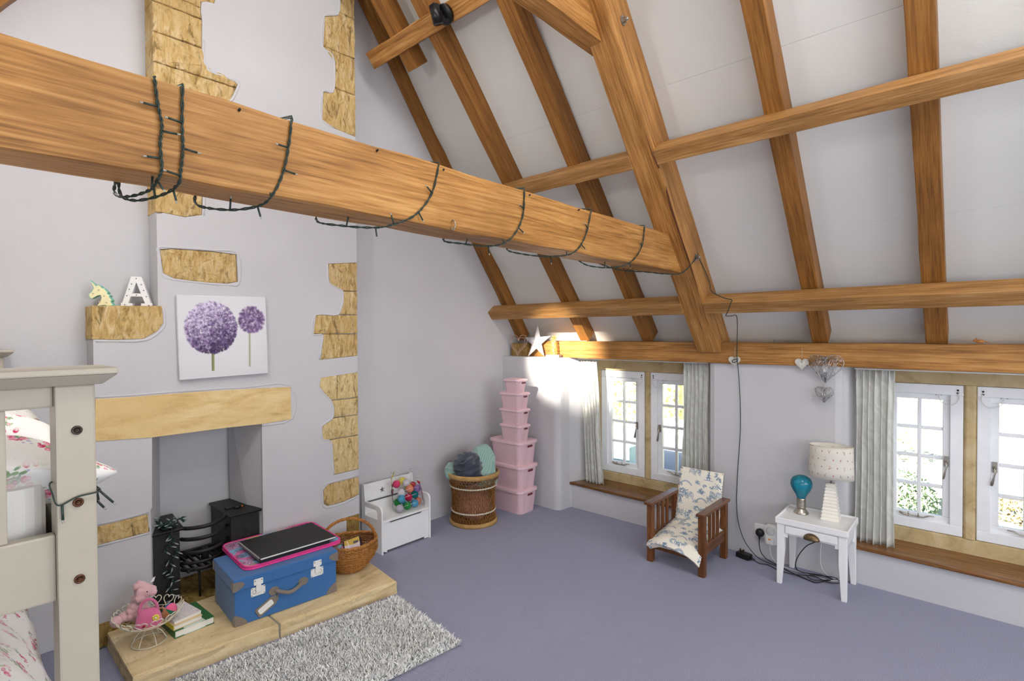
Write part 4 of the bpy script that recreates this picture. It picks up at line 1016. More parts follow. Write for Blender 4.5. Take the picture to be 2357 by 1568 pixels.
for k in range(24):
    a = k * pi / 12; tr.tube([(.03 * cos(a), .03 * sin(a), .088), (.085 * cos(a), .085 * sin(a), .095), (.112 * cos(a), .112 * sin(a), .114)], r * .7, 5)
tr.build('wire_tray', wm, cs)
nh = 14
for k in range(nh):
    a = 2 * pi * k / nh; ct = Vector((.113 * cos(a), .113 * sin(a), .113)); tg = Vector((-sin(a), cos(a), 0)); up = Vector((cos(a) * .55, sin(a) * .55, .83))
    hp = []
    for i in range(20):
        t = 2 * pi * i / 20; hp.append(ct + tg * (.0015 * 16 * sin(t) ** 3) + up * (.0017 * (13 * cos(t) - 5 * cos(2 * t) - 2 * cos(3 * t) - cos(4 * t)) + .026))
    MB().tube(hp, r, 6, True).build('rim_heart', wm, cs)
def plush(name, parts, mat, parent, vox=.004):
    mb = MB()
    for c, r_, sc in parts: mb.ball(c, r_, 14, sc=sc)
    o = mb.build(name, mat, parent); md = o.modifiers.new('skin', 'REMESH'); md.mode = 'VOXEL'; md.voxel_size = vox; md.use_smooth_shade = True
    sm = o.modifiers.new('soft', 'SMOOTH'); sm.iterations = 4; return o
def furry(name, c, sc=260, amt=.8):
    t = NT(name); v = t.coord(); f = t.noise(v, sc, 4, .7); g = t.noise(v, 40, 3)
    d = tuple(x * .78 for x in c[:3]) + (1,); t.to(t.mix(t.ramp(g, [(.3, bw(.0)), (.7, bw(.5))]), t.ramp(f, [(.3, d), (.65, c)]), d), 'Base Color'); t.bump(t.mix(.4, f, g), amt, .006)
    t.b.inputs['Sheen Weight'].default_value = .5; return t.done(.95, 0, .1)
pf = furry('pink_plush', rgb(246, 196, 202)); pf2 = furry('pink_plush_bag', rgb(232, 122, 166), 300, .4)
pd = thing('plush_poodle', 'pale pink fluffy toy dog sitting in the cake stand', 'plush toy', (.365, -3.04, HZ + .098))
P = [((0, 0, .05), .045, (1, 1, 1.1)), ((.004, .012, .095), .036, (1, 1, 1)), ((.006, .022, .130), .034, (1, 1, 1)), ((.012, .050, .132), .020, (1, 1.3, .8)), ((.02, .058, .118), .016, (1, 1, 1)), ((.0, .008, .158), .024, (1.1, 1.1, .8)),
     ((.02, .04, .03), .02, (1, 1.6, .9)), ((.03, .0, .02), .02, (1.4, .9, .8)), ((-.01, -.035, .035), .03, (1, 1.3, .8))]
g = random.Random(3)
for c, r_, sc in P[:7]:
    for _ in range(14):
        dv = Vector((g.gauss(0, 1), g.gauss(0, 1), g.gauss(0, 1))).normalized(); P = P + [(tuple(Vector(c) + dv * r_ * .82), r_ * .34, (1, 1, 1))]
plush('body', P, pf, pd, .003)
plush('tail', [((.0, -.082, .028), .024, (1.1, 1, 1)), ((.0, -.06, .028), .011, (1, 2, 1))], pf, pd, .003)
plush('ear', [((.034, .004, .135), .018, (.7, 1, 1.5)), ((.038, .004, .108), .018, (.8, 1, 1)), ((.036, -.004, .118), .014, (.8, 1, 1))], pf, pd, .003)
plush('ear', [((-.024, .012, .142), .015, (.7, 1, 1.5))], pf, pd, .003)
MB().ball((.040, .030, .137), .003, 8).build('eye', M['black_plastic'], pd)
MB().add([(0, .052, .158), (.004, .066, .162), (.006, .072, .184), (.0, .062, .178)], [(0, 1, 2, 3)]).build('ribbon_tag', M['white'], pd, fix=False)
bg = thing('plush_handbag', 'bright pink plush toy handbag with a yellow flower and red bead', 'toy bag', (.458, -3.018, HZ + .090), rot=(0, 0, -.35))
mb = MB()
def bagf(u, v):
    a = u * 2 * pi; f = lambda t, p: math.copysign(abs(t) ** p, t); e = (v - .5) * pi
    h = .5 + .5 * sin(e); wd = .062 * (1 - .42 * h) ; dp = .030 * (1 - .5 * h)
    k = abs(cos(e)) ** .3
    return (f(cos(a), .7) * dp * k, f(sin(a), .7) * wd * k, .045 * f(sin(e), .7) + .043 + .004 * noise.noise((u * 8, v * 5, 1)))
mb.sheet(bagf, 40, 20, cu=True); mb.build('body', pf2, bg)
hb = MB(); hb.tube(arc((0, 0, .080), .034, -.15, pi + .15, 22, 'yz', .050), .0085, 10, flat=.7); hb.build('handle', pf2, bg)
fl = MB()
for k in range(7): fl.ball((.023, .030 + .0095 * cos(k * .9), .050 + .0095 * sin(k * .9)), .006, 8, sc=(.4, 1, 1))
fl.build('flower', plain('yellow_felt', rgb(244, 222, 96), .8), bg); MB().ball((.026, .030, .050), .0045, 8).build('flower_bead', M['white'], bg)
MB().ball((.0315, -.014, .024), .0058, 12).build('bead', plain('red_bead', rgb(150, 12, 30), .08), bg)
tb = thing('brown_plush', 'brown and black furry toy in the cake stand beside the pink bag', 'plush toy', (.415, -2.960, HZ + .118))
plush('body', [((0, 0, 0), .026, (1, 1, 1.1)), ((.006, .018, -.008), .020, (1, 1, 1)), ((-.004, -.016, .012), .016, (1, 1, 1))], furry('brown_fur', rgb(176, 116, 70)), tb, .0035)
plush('ear', [((.018, -.016, .012), .014, (.7, 1.2, 1)), ((.022, -.004, .022), .010, (.7, 1, 1))], furry('black_fur', rgb(44, 34, 30)), tb, .003)
bl = thing('striped_ball', 'small pink, blue and yellow cloth ball in the cake stand', 'ball', (.412, -2.920, HZ + .120))
bmats = [fabric(nm, c, var=.06) for nm, c in (('ball_pink', rgb(240, 108, 150)), ('ball_blue', rgb(40, 110, 180)), ('ball_yellow', rgb(236, 216, 70)), ('ball_green', rgb(40, 120, 90)))]
for i in range(4):
    mb = MB(); a0 = 2 * pi * i / 4 + .5
    mb.sheet(lambda u, v: (.028 * cos(a0 + u * pi / 2) * sin(v * pi), .028 * sin(a0 + u * pi / 2) * sin(v * pi), -.028 * cos(v * pi)), 8, 13)
    o = mb.build('panel', bmats[i], bl, rot=(.9, .5, 0), fix=False)
# three books stacked under the stand's right side
rz = .245
def book(name, cx, cy, z, lx, ly, th, rot, cover, label, pages=True, edge='paper'):
    b_ = thing(name, label, 'book', (cx, cy, z), (0, 0, rot))
    MB().box(-lx / 2 + .003, lx / 2 - .004, -ly / 2 + .003, ly / 2 - .003, .003, th - .003).build('pages', M[edge], b_)
    mb = MB(); mb.box(-lx / 2, lx / 2, -ly / 2, ly / 2, 0, .0028); mb.box(-lx / 2, lx / 2, -ly / 2, ly / 2, th - .0028, th); mb.box(-lx / 2 - .001, lx / 2, -ly / 2 - .002, -ly / 2 + .0015, 0, th)
    mb.build('cover', cover, b_, bevel=.0008); return b_
def cover_img(kind):
    D = Draw(256, (206, 222, 216) if kind == 0 else (92, 76, 140), 256); g = random.Random(kind)
    if kind == 0:
        D.poly([(0, 0), (256, 0), (256, 60), (0, 90)], (60, 110, 66)); D.poly([(0, 190), (256, 200), (256, 256), (0, 256)], (62, 112, 68))
        D.ell(196, 130, 22, 7, .5, (50, 84, 96)); D.line([(150, 150), (180, 140), (230, 120)], 3, (80, 110, 110))
    else:
        D.ell(70, 190, 16, 16, 0, (214, 196, 60)); D.line([(40, 60), (200, 70)], 5, (150, 130, 190)); D.line([(40, 90), (160, 98)], 4, (150, 130, 190))
    return D.image('cover%d' % kind)
k0 = book('hardback_book', .352, -2.838, HZ, .232, .172, .034, .05, printed('green_cover', cover_img(0), (.232, .172), 'xy', (-.116, -.086), .4), 'thick green hardback book, lowest of the stack beside the cake stand')
k1 = book('paperback_book', .362, -2.866, HZ + .0345, .190, .125, .022, .10, printed('purple_cover', cover_img(1), (.19, .125), 'xy', (-.095, -.0625), .4), 'purple covered paperback in the middle of the stack')
k1.children[0].data.materials[0] = plain('aged_paper', rgb(226, 200, 158), .85)
sp_ = MB(); sp_.box(-.096, .095, -.0650, -.0635, 0, .022); sp_.build('spine', plain('yellow_spine', rgb(222, 216, 60), .4), k1)
pad = thing('spiral_notepad', 'spiral bound notepad with a pale sketched cover on top of the book stack', 'notepad', (.352, -2.868, HZ + .057), (0, 0, .16))
MB().box(-.088, .088, -.060, .060, 0, .011).build('pages', M['paper'], pad)
def pad_img():
    D = Draw(256, (232, 226, 228)); g = random.Random(9)
    for i in range(60):
        x, y = g.uniform(0, 256), g.uniform(0, 256); D.ell(x, y, g.uniform(3, 10), g.uniform(2, 5), g.uniform(0, 3), g.choice([(200, 170, 180), (180, 160, 170), (210, 190, 160), (150, 140, 150)]), .7)
    return D.image('pad_print')
MB().box(-.089, .089, -.061, .061, .011, .0125).build('cover', printed('pad_cover', pad_img(), (.178, .122), 'xy', (-.089, -.061), .5), pad)
sw = MB()
for i in range(15): sw.tube([(p.x, p.y, p.z) for p in arc((-.080, -.052 + i * .0074, .006), .0085, 0, 2 * pi, 10, 'xz')][:-1], .0009, 5, True)
sw.build('spiral', M['silver'], pad)

# ------------------------------------------------------------------ blue trunk box
rotz = math.atan2(-.041, .512)
tk = thing('storage_trunk', 'blue cloth storage trunk with grey corner patches and white latches', 'trunk', (.432, -2.424, HZ), (0, 0, rotz))
blue = fabric('blue_canvas', rgb(62, 110, 168), .75, .08, 700, .25); grey = fabric('grey_leatherette', rgb(128, 118, 110), .6, .08, 300, .2)
hx, hy = .172, .258; ht, hl_ = .172, .060
MB().box(-hx, hx, -hy, hy, 0, ht + .02).build('body', blue, tk, bevel=.004, seg=2)
MB().box(-hx - .007, hx + .007, -hy - .007, hy + .007, ht, ht + hl_).build('lid', blue, tk, bevel=.006, seg=2)
def patch(kind, sx, sy, low):
    """rounded triangle patches on the front and side at a corner"""
    ex = hx + (.0072 if not low else 0); ey = hy + (.0072 if not low else 0); mb = MB()
    if low: P2 = [(0, 0), (.058, 0), (.056, .012), (.042, .030), (.020, .046), (0, .058)]; zb = 0.0
    else: P2 = [(0, 0), (.016, .002), (.040, .014), (.052, .026), (.046, .038), (.026, .045), (0, .047)]; zb = ht + .002
    f = [(sy * (ey - p), zb + z) for p, z in P2]; s = [(sx * (ex - p * .75), zb + z) for p, z in P2]
    if sx > 0: mb.prism(f, ex - .001, ex + .0016, 'x')
    else: mb.prism(f, -ex - .0016, -ex + .001, 'x')
    mb.prism(s, sy * ey - .001 * sy, sy * (ey + .0016), 'y')
    mb.build('corner_patch', grey, tk)
for sx in (1, -1):
    for sy in (1, -1): patch(0, sx, sy, True); patch(0, sx, sy, False)
for yl in (-.150, .150):
    lt = MB(); x = hx + .0072
    lt.prism(rrect(yl - .022, yl + .022, ht + .006, ht + .036, .004), x, x + .0022, 'x'); lt.prism(rrect(yl - .034, yl + .034, ht - .050, ht - .006, .005), hx, hx + .0025, 'x')
    lt.prism(rrect(yl - .012, yl + .012, ht - .030, ht + .012, .004), x + .001, x + .0045, 'x')
    o = lt.build('latch', M['white_plastic'], tk, bevel=.0006)
    kb = MB(); kb.tube(arc((hx + .003, yl + (-.018 if yl < 0 else .018), ht - .028), .0085, 0, 2 * pi, 16, 'yz')[:-1], .0012, 5, True); kb.build('latch_ring', M['steel'], o)
    rv = MB()
    for dy, dz in ((-.029, -.011), (.029, -.011), (-.029, -.045), (.029, -.045)): rv.tube([(hx + .0022, yl + dy, ht + dz), (hx + .0036, yl + dy, ht + dz)], .0024, 8)
    for dy in (-.016, .016): rv.tube([(x + .002, yl + dy, ht + .028), (x + .0035, yl + dy, ht + .028)], .0026, 8)
    rv.build('rivet', M['brass'], o)
hd = MB(); x = hx
for yl in (-.074, .074):
    hd.prism([(yl + .026 * cos(t_) * 1.0, .118 + .021 * sin(t_)) for t_ in [2 * pi * i / 18 for i in range(18)]], x, x + .005, 'x')
hd.tube(spline([(x + .006, -.066, .118), (x + .020, -.050, .113), (x + .024, -.010, .096), (x + .024, .018, .098), (x + .020, .052, .112), (x + .006, .066, .118)], 6), .0095, 10, flat=.75)
hd.build('handle', grey, tk)
tg_ = MB(); cy, cz = -.105, .058; ca, sa_ = cos(.50), sin(.50)
def tp(p, q): return (cy + p * ca - q * sa_, cz + p * sa_ + q * ca)
tagp = [tp(p, q) for p, q in ((-.056, -.024), (-.060, -.018), (-.060, .018), (-.056, .024), (.030, .024), (.050, .014), (.058, 0), (.050, -.014), (.030, -.024))]
tg_.prism(tagp, x + .002, x + .006, 'x'); tg_.tube([(x + .005, *tp(.050, 0)), (x + .012, -.058, .100), (x + .016, -.052, .108)], .0035, 8, flat=.5)
o = tg_.build('luggage_tag', grey, tk)
MB().prism([tp(p, q) for p, q in rrect(-.050, .026, -.015, .015, .008)], x + .006, x + .0068, 'x').build('tag_card', M['white_plastic'], o)
# folder with swirls
def swirl():
    n = 640; D = Draw(n, (196, 150, 184), 512); g = random.Random(11)
    for i in range(70): D.ell(g.uniform(0, n), g.uniform(0, 512), g.uniform(40, 110), g.uniform(30, 80), g.uniform(0, 3), g.choice([(120, 196, 232), (206, 150, 190), (224, 110, 170), (150, 208, 236), (186, 160, 196), (226, 206, 90), (160, 150, 170)]), .75)
    for i in range(170):
        x, y, r0 = g.uniform(0, n), g.uniform(0, 512), g.uniform(14, 46); a0 = g.uniform(0, 6.3); tn = g.uniform(1.2, 2.6)
        D.line([(x + r0 * (1 - .75 * k / 30) * cos(a0 + tn * 2 * pi * k / 30), y + r0 * (1 - .75 * k / 30) * sin(a0 + tn * 2 * pi * k / 30)) for k in range(31)], g.uniform(1.4, 3.0), g.choice([(40, 38, 52), (30, 34, 48), (230, 60, 150), (70, 70, 90)]), .9)
    return D.image('swirl_print')
zt = HZ + ht + hl_ + .0006
fo = thing('zip_folder', 'swirl patterned folder case with hot pink piping on the blue trunk', 'folder', (.345, -2.352, zt), (0, .0, rotz + .015))
op = rrect(-.205, .205, -.258, .258, .045, 6)
MB().prism(op, .002, .018, 'z').build('case', printed('swirl_fabric', swirl(), (.52, .42), 'yx', (-.26, -.21), .7, bump=.1), fo, bevel=.004, seg=2)
pk = plain('hot_pink', rgb(232, 66, 150), .6)
MB().tube([(p[0], p[1], .018) for p in op], .0042, 8, True).build('piping', pk, fo); MB().tube([(p[0] * 1.01, p[1] * 1.005, .004) for p in op], .0042, 8, True).build('piping', pk, fo)
MB().tube([(p[0] * 1.004, p[1] * 1.003, .011) for p in op], .003, 6, True).build('zip', pk, fo)
bb = thing('black_box_book', 'flat black book lying under the sketchbook', 'book', (.402, -2.362, zt + .0225), (0, 0, rotz + .02))
MB().box(-.125, .155, -.185, .185, 0, .018).build('cover', M['black_plastic'], bb, bevel=.002)
sk = thing('sketchbook', 'large black spiral sketchbook lying on top of the trunk', 'sketchbook', (.392, -2.348, zt + .0412), (0, .0, rotz + .035))
mb = MB(); mb.box(-.142, .170, -.205, .205, 0, .0015); mb.build('back_cover', M['black_plastic'], sk)
MB().box(-.140, .168, -.200, .203, .0016, .0095).build('pages', M['paper'], sk)
MB().box(-.142, .170, -.205, .205, .0096, .0112).build('cover', plain('black_board', rgb(38, 38, 40), .7), sk)
sp_ = MB()
for i in range(38): sp_.tube(arc((-.135 + i * .0081, -.2045, .0055), .0068, 0, 2 * pi, 9, 'yz')[:-1], .0009, 5, True)
sp_.build('spiral', M['silver'], sk)

# ------------------------------------------------------------------ wicker basket
wb = thing('wicker_basket', 'oval honey brown wicker basket with a tall hoop handle on the hearth', 'basket', (.425, -1.985, HZ), (0, 0, -.55))
def prof_r(t):    # belly of the basket, t 0..1 from base to rim
    return .070 + .072 * sin(min(1, t * 1.25) * pi / 2) - .010 * max(0, t - .75) * 4 * .5
AX, AY, Hb = 1.0, 1.18, .165
ns = 64
st = MB()
for k in range(ns):
    a = 2 * pi * k / ns; st.tube([(prof_r(i / 10) * cos(a) * AX, prof_r(i / 10) * sin(a) * AY, Hb * i / 10 + .012 * (abs(sin(a)) ** 2) * (i / 10)) for i in range(11)], .0022, 5)
stuff(st.build('stakes', M['wicker'], wb))
wv = MB()
nr = 26
for j in range(nr):
    t = (j + .5) / nr; pts = []
    if j % 6 == 5:
        for k in range(ns): a = 2 * pi * k / ns; pts.append(((prof_r(t) + .004) * cos(a) * AX, (prof_r(t) + .004) * sin(a) * AY, Hb * t + .012 * sin(a) ** 2 * t))
        wv.tube(pts, .0032, 5, True)
    else:
        for k in range(ns): a = 2 * pi * k / ns; rr_ = prof_r(t) + (.0034 if (k + j) % 2 else -.0026); pts.append((rr_ * cos(a) * AX, rr_ * sin(a) * AY, Hb * t + .012 * sin(a) ** 2 * t))
        wv.tube(pts, .0030, 5, True)
stuff(wv.build('weave', M['wicker'], wb))
rm = MB()
for ph in (0, pi):
    rm.tube([((prof_r(1) + .004 * cos(9 * a + ph)) * cos(a) * AX, (prof_r(1) + .004 * cos(9 * a + ph)) * sin(a) * AY, Hb + .004 + .004 * sin(9 * a + ph) + .012 * sin(a) ** 2) for a in [2 * pi * k / 90 for k in range(90)]], .0065, 7, True)
rm.build('rim', M['wicker'], wb)
MB().lathe([(.068, .0), (.072, .006), (.066, .010), (.0, .010)], 36, sx=AX, sy=AY).build('base', M['wicker'], wb)
hh = MB()
for ph in (0, pi / 2, pi, 1.5 * pi):
    pts = []
    for i in range(61):
        t = pi * i / 60; rr_ = .0052; w_ = ph + i * .5
        yy = .162 * cos(t); zz = Hb - .03 + .170 * sin(t) ** .85
        nrm_ = Vector((0, cos(t), sin(t))); pts.append(Vector((0, yy, zz)) + nrm_ * rr_ * cos(w_) + Vector((1, 0, 0)) * rr_ * sin(w_))
    hh.tube(pts, .0046, 6)
hh.build('handle', M['wicker'], wb)
def card_img():
    D = Draw(256, (226, 214, 222)); g = random.Random(21)
    D.poly([(0, 150), (150, 110), (256, 160), (256, 256), (0, 256)], (206, 176, 84)); D.poly([(120, 130), (190, 128), (196, 180), (128, 186)], (96, 92, 100))
    D.line([(30, 30), (60, 120), (40, 230)], 9, (244, 240, 236)); D.line([(150, 40), (200, 60), (230, 30)], 4, (216, 96, 130)); D.line([(70, 60), (130, 90)], 5, (190, 140, 190))
    return D.image('card_print')
bx_ = thing('gift_box', 'dark purple box with a pale picture lid standing in the wicker basket', 'box', (.455, -1.965, HZ + .112), (.30, .42, -.45))
MB().box(-.062, .062, -.052, .052, 0, .045).build('body', plain('dark_plum', rgb(52, 30, 48), .5), bx_, bevel=.002)
MB().box(-.055, .055, -.045, .045, .045, .0465).build('picture', printed('card_picture', card_img(), (.11, .09), 'yx', (-.045, -.055), .4), bx_)
cl = MB(); cl.sheet(lambda u, v: ((u - .5) * .15, (v - .5) * .19, .02 * noise.noise((u * 5, v * 5, 3)) + .03 * (1 - (2 * u - 1) ** 2) * (1 - (2 * v - 1) ** 2)), 16, 16)
def rag_img():
    D = Draw(128, (150, 190, 206)); g = random.Random(2)
    for i in range(40): D.ell(g.uniform(0, 128), g.uniform(0, 128), g.uniform(5, 14), g.uniform(4, 9), g.uniform(0, 3), g.choice([(214, 70, 100), (230, 232, 236), (80, 140, 170), (220, 120, 140)]), .9)
    return D.image('rag_print')
o = cl.build('folded_cloth', printed('rag_cloth', rag_img(), (.12, .12), 'xy', rough=.85), None, loc=(.405, -2.02, HZ + .105), fix=False); tag(o, 'blue and pink patterned cloth inside the wicker basket', 'cloth')
md = o.modifiers.new('thick', 'SOLIDIFY'); md.thickness = .006

# ------------------------------------------------------------------ shaggy rug: backing and thousands of yarn tufts
rg = thing('shaggy_rug', 'thick grey and cream shaggy rug in front of the hearth', 'rug', (1.05, -2.75, 0), (0, 0, math.radians(-5.5)))
rx0, rx1, ry0, ry1 = -.30, .305, -1.05, .80
MB().box(rx0 + .01, rx1 - .01, ry0 + .01, ry1 - .01, .001, .012).build('backing', plain('rug_backing', rgb(150, 148, 144), .95), rg)
rng = np.random.default_rng(3); n = 52000
bx2 = rng.uniform(rx0, rx1, n); by2 = rng.uniform(ry0, ry1, n); hgt = rng.uniform(.018, .034, n); az = rng.uniform(0, 2 * np.pi, n); ln = rng.uniform(.006, .022, n)
edge = np.minimum.reduce([bx2 - rx0, rx1 - bx2, by2 - ry0, ry1 - by2]); hgt *= np.clip(edge / .03, .45, 1)
wd = .0022; dx, dy = np.cos(az), np.sin(az); px, py = -dy, dx
az2 = rng.uniform(0, 2 * np.pi, n); qx, qy = np.cos(az2) * wd, np.sin(az2) * wd
V = np.zeros((n, 6, 3))
for k, (f, h_, s) in enumerate(((0, .0, 1), (.45, .65, 1.1), (1, 1, .45))):
    cx_, cy_ = bx2 + dx * ln * f, by2 + dy * ln * f
    V[:, 2 * k] = np.stack([cx_ - qx * s, cy_ - qy * s, .010 + hgt * h_], 1); V[:, 2 * k + 1] = np.stack([cx_ + qx * s, cy_ + qy * s, .010 + hgt * h_], 1)
me = bpy.data.meshes.new('pile'); me.vertices.add(n * 6); me.vertices.foreach_set('co', V.reshape(-1))
idx = (np.arange(n)[:, None] * 6 + np.array([0, 1, 3, 2, 2, 3, 5, 4])[None]).reshape(-1)
me.loops.add(n * 8); me.loops.foreach_set('vertex_index', idx); me.polygons.add(n * 2); me.polygons.foreach_set('loop_start', np.arange(n * 2) * 4)
cols = [plain('yarn_%d' % i, rgb(*c), .85, var=.1) for i, c in enumerate(((252, 251, 247), (250, 249, 245), (226, 227, 228), (164, 168, 172), (250, 247, 240)))]
for c_ in cols: me.materials.append(c_)
me.polygons.foreach_set('material_index', np.repeat(rng.choice(5, n, p=[.30, .24, .17, .12, .17]), 2)); me.update(calc_edges=True); me.validate()
pile = bpy.data.objects.new('pile', me); COL.objects.link(pile); pile.parent = rg; stuff(pile)
# ------------------------------------------------------------------ toy bench with a star cut-out
tbx = thing('toy_bench', 'white toy box bench with a star cut out of its backrest', 'bench', (.15, -1.435, 0))
def TB(mb, nm, bevel=.002, mat='white'): return mb.build(nm, M[mat], tbx, loc=(-.15, 1.435, 0), bevel=bevel)
side = [(.030, .0), (.275, .0)] + [(.275 - .040 + .040 * cos(t), .285 + .040 * sin(t)) for t in (0, .4, .8, 1.2, 1.57)] + [(.075, .325), (.062, .440), (.030, .440)]
hole_ = [(.075, .232), (.225, .232)] + [(.225 - .02 + .02 * cos(t), .270 + .02 * sin(t)) for t in (0, .5, 1.0, 1.57)] + [(.075, .290)]
for y in (-1.650, -1.242): TB(MB().prism(side, y, y + .014, 'y', holes=[hole_]), 'side_panel')
st = [(y, z) for y, z in star(-1.491, .368, .026, .011, 5, pi / 2 + .1)]
TB(MB().prism([(-1.635, .315), (-1.243, .315), (-1.243, .434), (-1.635, .434)], .038, .052, 'x', holes=[st]), 'backrest', 0)
TB(MB().box(.034, .272, -1.635, -1.243, .212, .226), 'seat_lid')
TB(MB().prism([(-1.635, .018), (-1.60, .004), (-1.60, .018), (-1.28, .018), (-1.28, .004), (-1.243, .004), (-1.243, .209), (-1.30, .209), (-1.31, .200), (-1.57, .200), (-1.58, .209), (-1.635, .209)], .252, .264, 'x'), 'front_panel', .001)
TB(MB().box(.040, .050, -1.635, -1.243, .01, .30), 'back_panel'); TB(MB().box(.05, .252, -1.635, -1.243, .02, .03), 'bottom_panel')
# balls of a light string in a clear bag
BALLS = [('hot pink', 0.16, -1.446, 0.418), ('yellow', 0.11, -1.355, 0.412), ('white', 0.15, -1.351, 0.406), ('red', 0.1, -1.258, 0.356), ('lilac', 0.14, -1.246, 0.338), ('coral', 0.18, -1.345, 0.365), ('white', 0.18, -1.42, 0.355), ('crimson', 0.187, -1.362, 0.309), ('teal', 0.165, -1.289, 0.307), ('sky blue', 0.20, -1.433, 0.318), ('green', 0.205, -1.386, 0.258), ('pale grey', 0.215, -1.460, 0.258), ('sky blue', 0.195, -1.312, 0.256), ('coral', 0.165, -1.262, 0.256), ('green', 0.13, -1.415, 0.272), ('pink', 0.13, -1.262, 0.300), ('yellow', 0.11, -1.300, 0.350), ('sky blue', 0.12, -1.340, 0.256)]
HUE = {'hot pink': (232, 76, 122), 'yellow': (236, 220, 110), 'white': (226, 220, 228), 'red': (196, 50, 64), 'lilac': (162, 124, 190), 'coral': (240, 148, 120), 'crimson': (200, 44, 84), 'teal': (26, 124, 132), 'sky blue': (92, 168, 206), 'green': (52, 152, 74), 'pale grey': (190, 186, 200), 'pink': (240, 150, 180)}
WHERE = ['topmost on the left of the bag', 'half hidden behind the top white ball', 'topmost in the middle of the bag', 'behind the upper coral ball', 'highest on the right side', 'under the top white ball', 'second down on the left', 'in the middle of the heap', 'below the lilac ball', 'left side above the green ball', 'bottom row between grey and blue', 'bottom left corner of the bag', 'bottom row right of the green ball', 'bottom right corner of the bag', 'behind the lower left balls', 'behind the bottom right balls', 'deep in the bag behind the teal ball', 'at the back of the bottom row']
yarn = {}
def yarn_ball_mat(k):
    if k not in yarn:
        t = NT('yarn_' + k.replace(' ', '_')); c = rgb(*HUE[k]); w = t.n('TexWave', {'Vector': t.coord((1, 1, 1), (.5, .9, .2)), 'Scale': 170.0, 'Distortion': 4.0, 'Detail': 1.0}).outputs['Fac']
        t.to(t.mix(w, tuple(x * .75 for x in c[:3]) + (1,), c), 'Base Color'); t.bump(w, .5, .002); yarn[k] = t.done(.8, 0, .15)
    return yarn[k]
rb = .0275; bm0 = MB().ball((0, 0, 0), rb, 22)
first = None
for i, ((k, x, y, z), wh) in enumerate(zip(BALLS, WHERE)):
    o = bm0.build('cotton_ball', yarn_ball_mat(k), None, loc=(x, y, z), rot=(i * .7, i, 0)); tag(o, '%s cotton ball, %s' % (k, wh), 'ball', 'cotton balls in the clear bag')
bgc = thing('plastic_bag', 'crumpled clear plastic bag holding coloured cotton balls', 'bag', (.16, -1.35, .2275))
def bagf(u, v):
    a = 2 * pi * u; w_ = .118 if v < .5 else .118 + .02 * (v - .5); z = .006 + .285 * v - .03 * (1 + sin(3 * a)) * max(0, v - .8) * 5 * .5
    f = lambda t, p: math.copysign(abs(t) ** p, t)
    y = f(sin(a), .75) * w_ * (1 - .12 * v) ; x = f(cos(a), .75) * (.078 * (1 - .75 * max(0, v - .45) / .55)) ; nv = noise.noise_vector((u * 9, v * 7, 4)) * .010
    x += .01 - .04 * v; y += -.01 * v
    return (x + nv.x + .005, y + nv.y, max(.002, z + nv.z * (v > .1)))
mb = MB(); mb.sheet(bagf, 40, 24, cu=True, smooth=False); mb.build('film', M['film'], bgc, fix=False)
wr = MB(); prev = None
wr.tube([(x - .16 + .022, y + 1.35, z - .2275 + .012) for k, x, y, z in BALLS[1:14]], .0012, 5); wr.build('string', M['white_plastic'], bgc)

# ------------------------------------------------------------------ rattan basket with throws
rb_ = thing('rattan_bin', 'tall open weave rattan basket filled with folded throws', 'basket', (.262, -.785, 0))
def rr_(z): return .180 - .012 * sin(min(1, z / .36) * pi) + .022 * max(0, (z - .22) / .16) ** 1.6
ns = 46; RH = .375
MB().lathe([(.188, .0), (.191, .012), (.186, .032), (.176, .032), (.176, .0)], 48).build('base_rim', M['rattan_rim'], rb_)
MB().lathe([(.203, .368), (.210, .376), (.211, .396), (.205, .405), (.196, .405), (.194, .368)], 48).build('top_rim', M['rattan_rim'], rb_)
for sgn in (1, -1):
    mb = MB()
    for k in range(ns):
        a0 = 2 * pi * k / ns; mb.tube([((rr_(z) + .0015 * sgn) * cos(a0 + sgn * 1.05 * z / RH), (rr_(z) + .0015 * sgn) * sin(a0 + sgn * 1.05 * z / RH), z) for z in [.02 + (RH - .02) * i / 12 for i in range(13)]], .0026, 5, flat=.6)
    stuff(mb.build('lattice', M['rattan'], rb_))
mb = MB()
for k in range(60):
    a0 = 2 * pi * k / 60; mb.tube([((rr_(z) - .004) * cos(a0), (rr_(z) - .004) * sin(a0), z) for z in [.02 + (RH - .02) * i / 8 for i in range(9)]], .0016, 4)
stuff(mb.build('stakes', M['rattan'], rb_))
for z in (.105, .298):
    mb = MB()
    for ph in (0, pi):
        mb.tube([((rr_(z) + .004 + .0022 * cos(30 * a + ph)) * cos(a), (rr_(z) + .004 + .0022 * cos(30 * a + ph)) * sin(a), z + .0042 * sin(30 * a + ph)) for a in [2 * pi * i / 240 for i in range(240)]], .0030, 5, True)
    mb.build('braid_band', M['cream_wire'], rb_)
MB().lathe([(.0, .02), (.172, .02), (.172, .026), (.0, .026)], 32).build('floor_disc', M['rattan'], rb_)
